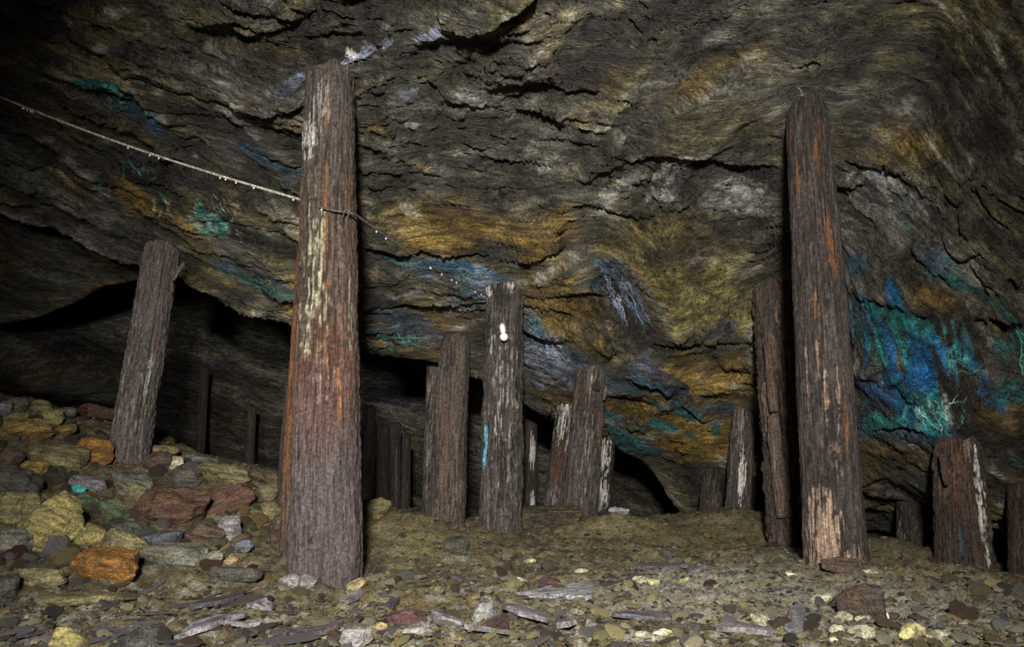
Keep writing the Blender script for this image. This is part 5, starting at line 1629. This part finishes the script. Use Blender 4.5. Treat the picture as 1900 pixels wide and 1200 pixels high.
# ------------------------------------------------------------------ boards and wood chips on the floor
def slab_poly(name, pix, th, c, label, seed, wet=0.1, lift=0.0, cat='board'):
    """A flat board whose outline is laid on the ground."""
    P = np.array([floor_hit(*p) for p in pix])
    zc = P[:, 2].mean() + lift
    cen = P.mean(0)
    # fit plane
    A = np.c_[P[:, :2] - cen[:2], np.ones(len(P))]
    co, *_ = np.linalg.lstsq(A, P[:, 2], rcond=None)
    bm = bmesh.new()
    vs = []
    for p in P:
        z = (p[:2] - cen[:2]) @ co[:2]
        vs.append(bm.verts.new((p[0] - cen[0], p[1] - cen[1], z)))
    f = bm.faces.new(vs)
    bm.normal_update()
    if f.normal.z < 0:
        f.normal_flip()
    r = bmesh.ops.extrude_face_region(bm, geom=[f])
    up = [e for e in r['geom'] if isinstance(e, bmesh.types.BMVert)]
    bmesh.ops.translate(bm, verts=up, vec=(0, 0, th))
    bmesh.ops.bevel(bm, geom=list(bm.edges), offset=th * 0.12, segments=1, affect='EDGES')
    bmesh.ops.triangulate(bm, faces=list(bm.faces))
    bmesh.ops.subdivide_edges(bm, edges=list(bm.edges), cuts=3, use_grid_fill=True)
    bm.verts.ensure_lookup_table()
    co_ = np.array([v.co[:] for v in bm.verts])
    nn = fbm(co_ * np.array([9, 30, 30]), 3, seed)
    for v, q_ in zip(bm.verts, nn):
        v.co.z += 0.006 * float(q_)
    me = bpy.data.meshes.new(name)
    bm.to_mesh(me)
    bm.free()
    ca = me.color_attributes.new('Col', 'FLOAT_COLOR', 'POINT')
    sv = noise3(co_ * np.array([6, 90, 90]), seed + 3)
    cv = np.asarray(c)[None] * (1 + 0.5 * sv[:, None])
    ca.data.foreach_set('color', np.concatenate([cv, np.full((len(cv), 1), wet)], 1).astype(np.float32).ravel())
    o = link(name, me, M_WOODX)
    o.location = (cen[0], cen[1], zc)
    tag(o, label, cat)
    return o


def wood_x(name):
    m = M_WOOD.copy()
    m.name = name
    for n_ in m.node_tree.nodes:
        if n_.type == 'MAPPING':
            n_.inputs['Scale'].default_value = (0.06, 1, 1)
    return m


M_WOODX = wood_x('floor_timber')
GREYW = np.array([0.23, 0.22, 0.23])
slab_poly('board', [(954, 1107), (1040, 1092), (1100, 1092), (1099, 1116), (990, 1113)], 0.022, GREYW * 1.3, 'pale grey tapered board lying on the floor in the centre', 1)
slab_poly('board', [(1466, 1134), (1496, 1136), (1490, 1188), (1456, 1188)], 0.03, GREYW * 0.9, 'short grey board on the floor at the bottom right', 2)
brd = bar('board', at(1128, 954, 5.42), at(1166, 956, 5.45), 0.095, 0.022, GREYW * 1.5, None, 333, 0.06)
tag(brd, 'small pale board end standing in the dirt beside the three props', 'board')
# fallen log behind the bulb prop
fl_me = timber(60, 60, 0.40, 0.12, 0.11, expo=2.2, depth=0.9, rot=0.2, c0=BARK * 1.2, c1=np.array([0.12, 0.09, 0.045]), c2=np.array([0.16, 0.13, 0.06]), patches=[], seed=171, groove=1.2, jag=0.04)
fl_o = link('fallen_log', fl_me, M_WOOD)
M = Matrix((Vector((0, 0.25, -0.97)).normalized(), Vector((0.1, -0.97, -0.25)).normalized(), Vector((0.99, 0.1, 0.02)).normalized())).transposed().to_4x4()
M.translation = Vector(at(962, 972, 5.25))
fl_o.matrix_world = M
tag(fl_o, 'stubby fallen log lying in the dirt right of the bulb prop', 'log')


def chip_mesh(seed, L, W, th):
    g_ = np.random.default_rng(seed)
    n = 7
    xs_ = np.linspace(-L, L, n)
    w_ = W * (1 - np.abs(xs_ / L) ** g_.uniform(2, 5)) * g_.uniform(0.7, 1.1, n) + W * 0.08
    off = np.cumsum(g_.normal(0, W * 0.16, n))
    bow = g_.normal(0, th * 1.2) * (xs_ / L) ** 2
    V_ = []
    for k in range(n):
        for s_y, s_z in ((-1, -1), (1, -1), (0.85, 1), (-0.85, 1)):
            V_.append((xs_[k] + g_.normal(0, L * 0.02), off[k] + s_y * w_[k], bow[k] + s_z * th * g_.uniform(0.7, 1.2)))
    F_ = []
    for k in range(n - 1):
        for q_ in range(4):
            a, b = k * 4 + q_, k * 4 + (q_ + 1) % 4
            F_.append((a, b, b + 4, a + 4))
    F_ += [(3, 2, 1, 0), tuple(4 * (n - 1) + q_ for q_ in range(4))]
    return mesh_np('wood_chip', np.array(V_), np.array(F_)[:, ::-1].copy(), False)


M_CHIP = stone_material('grey_wood_chip', bands=False)
for n_ in M_CHIP.node_tree.nodes:
    if n_.type == 'MAPPING':
        n_.inputs['Scale'].default_value = (0.25, 3.0, 2.0)
CHIPC = [(0.12, 0.11, 0.125), (0.18, 0.165, 0.185), (0.085, 0.073, 0.078), (0.24, 0.22, 0.24), (0.1, 0.072, 0.06), (0.16, 0.145, 0.145)]
for k, (x0, y0, x1, y1, w, lab) in enumerate([
        (828, 1178, 985, 1162, 18, 'long dark reddish splinter of wood at the bottom centre'), (905, 1155, 1030, 1138, 20, 'dark curved splinter right of the upright pale rock'), (315, 1138, 480, 1120, 16, 'long dark splinter on the floor at lower left'),
        (440, 1140, 505, 1134, 14, 'grey splinter at the right end of the long lower left splinter'), (395, 1166, 490, 1160, 20, 'pale purple-grey splinter at lower left'), (330, 1190, 450, 1150, 16, 'dark slanting splinter below the pale purple-grey splinter'),
        (1140, 1148, 1290, 1156, 14, 'long grey splinter on the floor left of the short grey board'), (1330, 1175, 1440, 1186, 16, 'dark splinter pointing at the short grey board'), (525, 1183, 640, 1176, 16, 'grey splinter at the bottom edge left of centre'),
        (620, 1120, 690, 1116, 10, 'thin pale splinter below the tall rope-bound prop'), (720, 1082, 790, 1072, 12, 'dark splinter right of the foot of the tall rope-bound prop'), (870, 1192, 960, 1180, 14, 'dark splinter at the bottom edge in the centre'),
        (1180, 1064, 1270, 1048, 14, 'flat grey splinter on the dirt right of centre'), (1250, 1072, 1340, 1060, 14, 'flat dark splinter beside the pale gravel patch'), (1700, 1080, 1790, 1076, 22, 'dark flat piece of wood before the far right prop'),
        (1020, 1170, 1090, 1155, 18, 'grey wood piece just below the tapered board'), (560, 1192, 700, 1188, 14, 'dark splinter along the bottom edge below the tall rope-bound prop'), (1240, 1175, 1330, 1168, 12, 'short dark splinter at the bottom right of centre'), (700, 1128, 750, 1112, 10, 'small slanting splinter above the maroon red rock'), (90, 1150, 220, 1140, 14, 'dark splinter at the lower left below the wide thin slab')]):
    a, b = floor_hit(x0, y0), floor_hit(x1, y1)
    L = np.linalg.norm(b - a)
    wm = w * 2.2 / F * a[1] / 2
    me = chip_mesh(500 + k, L / 2, wm, 0.008)
    o = link('splinter_of_wood', me, M_CHIP)
    m = (a + b) / 2
    lay(o, m[0], m[1], 0.016, 1.0, math.atan2(b[1] - a[1], b[0] - a[0]), 0.04)
    o.color = (*CHIPC[k % 6], 0.15)
    if 'reddish' in lab:
        o.color = (0.1, 0.055, 0.05, 0.2)
    if 'pale' in lab:
        o.color = (0.24, 0.22, 0.25, 0.1)
    tag(o, lab, 'wood splinter')
ct = [chip_mesh(600 + k, 1.0, (0.16, 0.24, 0.34, 0.11)[k % 4], 0.045) for k in range(10)]
for t_ in ct:
    t_.materials.append(M_CHIP)
for k in range(230):
    px, py = g.uniform(-40, 1940), 1030 + 175 * math.sqrt(g.random())
    if (px < 560 and py < 1085) or (px > 1250 and g.random() < 0.4):
        continue
    c0 = floor_hit(px, py)
    s = min(0.075, g.lognormal(math.log(0.034), 0.45)) * (1.25 if px < 1150 else 0.8)
    o = link('wood_chip', ct[int(g.integers(10))], None)
    lay(o, c0[0], c0[1], s * 0.03 + 0.007, s, g.normal(0.1, 0.45), 0.08)
    o.color = (*(np.array(CHIPC[int(g.integers(6))]) * g.uniform(0.7, 1.25)), 0.15)
    tag(o, 'small dark grey chip of wood scattered on the dirt floor', 'wood chip', 'wood chips scattered on the floor')
pt = [rock_mesh(950 + k, (1.0, g.uniform(0.7, 1), g.uniform(0.3, 0.6)), 2, ('round', 'block')[k % 2]) for k in range(8)]
for t_ in pt:
    t_.materials.append(M_PALE)
for k in range(230):
    px, py = g.uniform(560, 1940) if g.random() < 0.85 else g.uniform(-30, 560), 1000 + 205 * g.random() ** 0.7
    if px < 560 and py < 1090:
        continue
    c0 = floor_hit(px, py)
    s = min(0.04, g.lognormal(math.log(0.016), 0.4))
    o = link('pale_stone', pt[int(g.integers(8))], None)
    lay(o, c0[0], c0[1], s * 0.15 + 0.007, s, g.uniform(0, 6.28), 0.2)
    ckey = ('pale', 'yellow', 'cream', 'pale', 'tan')[int(g.integers(5))]
    o.color = (*(np.array(ROCKC[ckey]) * g.uniform(0.6, 1.05)), 0.15)
    tag(o, 'small %s stone scattered on the dirt floor' % CNAME[ckey], 'stone', 'pale stones scattered on the floor')
for k in range(160):
    px, py = g.uniform(-40, 1940), 985 + 215 * g.random() ** 0.7
    if px < 560 and py < 1080:
        continue
    c0 = floor_hit(px, py)
    s = min(0.06, g.lognormal(math.log(0.02), 0.45))
    o = link('floor_stone', tmpl[int(g.integers(14))], None)
    lay(o, c0[0], c0[1], s * 0.15 + 0.007, s, g.uniform(0, 6.28), 0.2)
    ckey = ('grey', 'lgrey', 'dgrey', 'brown', 'olive', 'redb', 'pgrey')[int(g.integers(7))]
    o.color = (*(np.array(ROCKC[ckey]) * g.uniform(0.7, 1.2)), 0.2)
    tag(o, 'small flat %s stone scattered on the dirt floor' % CNAME[ckey], 'stone', 'grey and brown stones scattered on the floor')

# gravel too small and too plentiful to count
nG = 16000
gx = []
tv, tf_ = ICO[1]
# random place: plan of the floor, denser near the viewer
d_ = 1.9 * (6.2 / 1.9) ** g.random(nG)
x_ = d_ * g.uniform(-0.85, 0.85, nG)
z_ = floor_z(x_, d_)
r_ = np.minimum(0.018, g.lognormal(math.log(0.0055), 0.45, nG)) * (0.6 + 0.16 * d_)
sh = tv[None] * g.uniform(0.65, 1.25, (nG, len(tv), 1)) * np.stack([np.ones(nG), g.uniform(0.6, 1, nG), g.uniform(0.3, 0.6, nG)], -1)[:, None]
an = g.uniform(0, 6.28, nG)
ca_, sa_ = np.cos(an)[:, None], np.sin(an)[:, None]
sh = np.stack([sh[..., 0] * ca_ - sh[..., 1] * sa_, sh[..., 0] * sa_ + sh[..., 1] * ca_, sh[..., 2]], -1) * r_[:, None, None]
VG = sh + np.stack([x_, d_, z_ + r_ * 0.3 + 0.005], -1)[:, None]
FG = (tf_[None] + (np.arange(nG) * len(tv))[:, None, None]).reshape(-1, 3)
pal = np.array([ROCKC[c] for c in ('grey', 'lgrey', 'olive', 'tan', 'pale', 'dgrey', 'brown', 'pgrey', 'redb', 'ochre')])
cg = pal[g.integers(0, 10, nG)] * g.uniform(0.6, 1.2, (nG, 1))
cg = np.repeat(cg, len(tv), 0)
gv = link('gravel', mesh_np('gravel', VG.reshape(-1, 3), FG, False, np.concatenate([cg, np.full((len(cg), 1), 0.25)], 1)), M_FLOOR)
gv['kind'] = 'stuff'
tag(gv, 'fine gravel and grit strewn over the whole dirt floor', 'gravel')
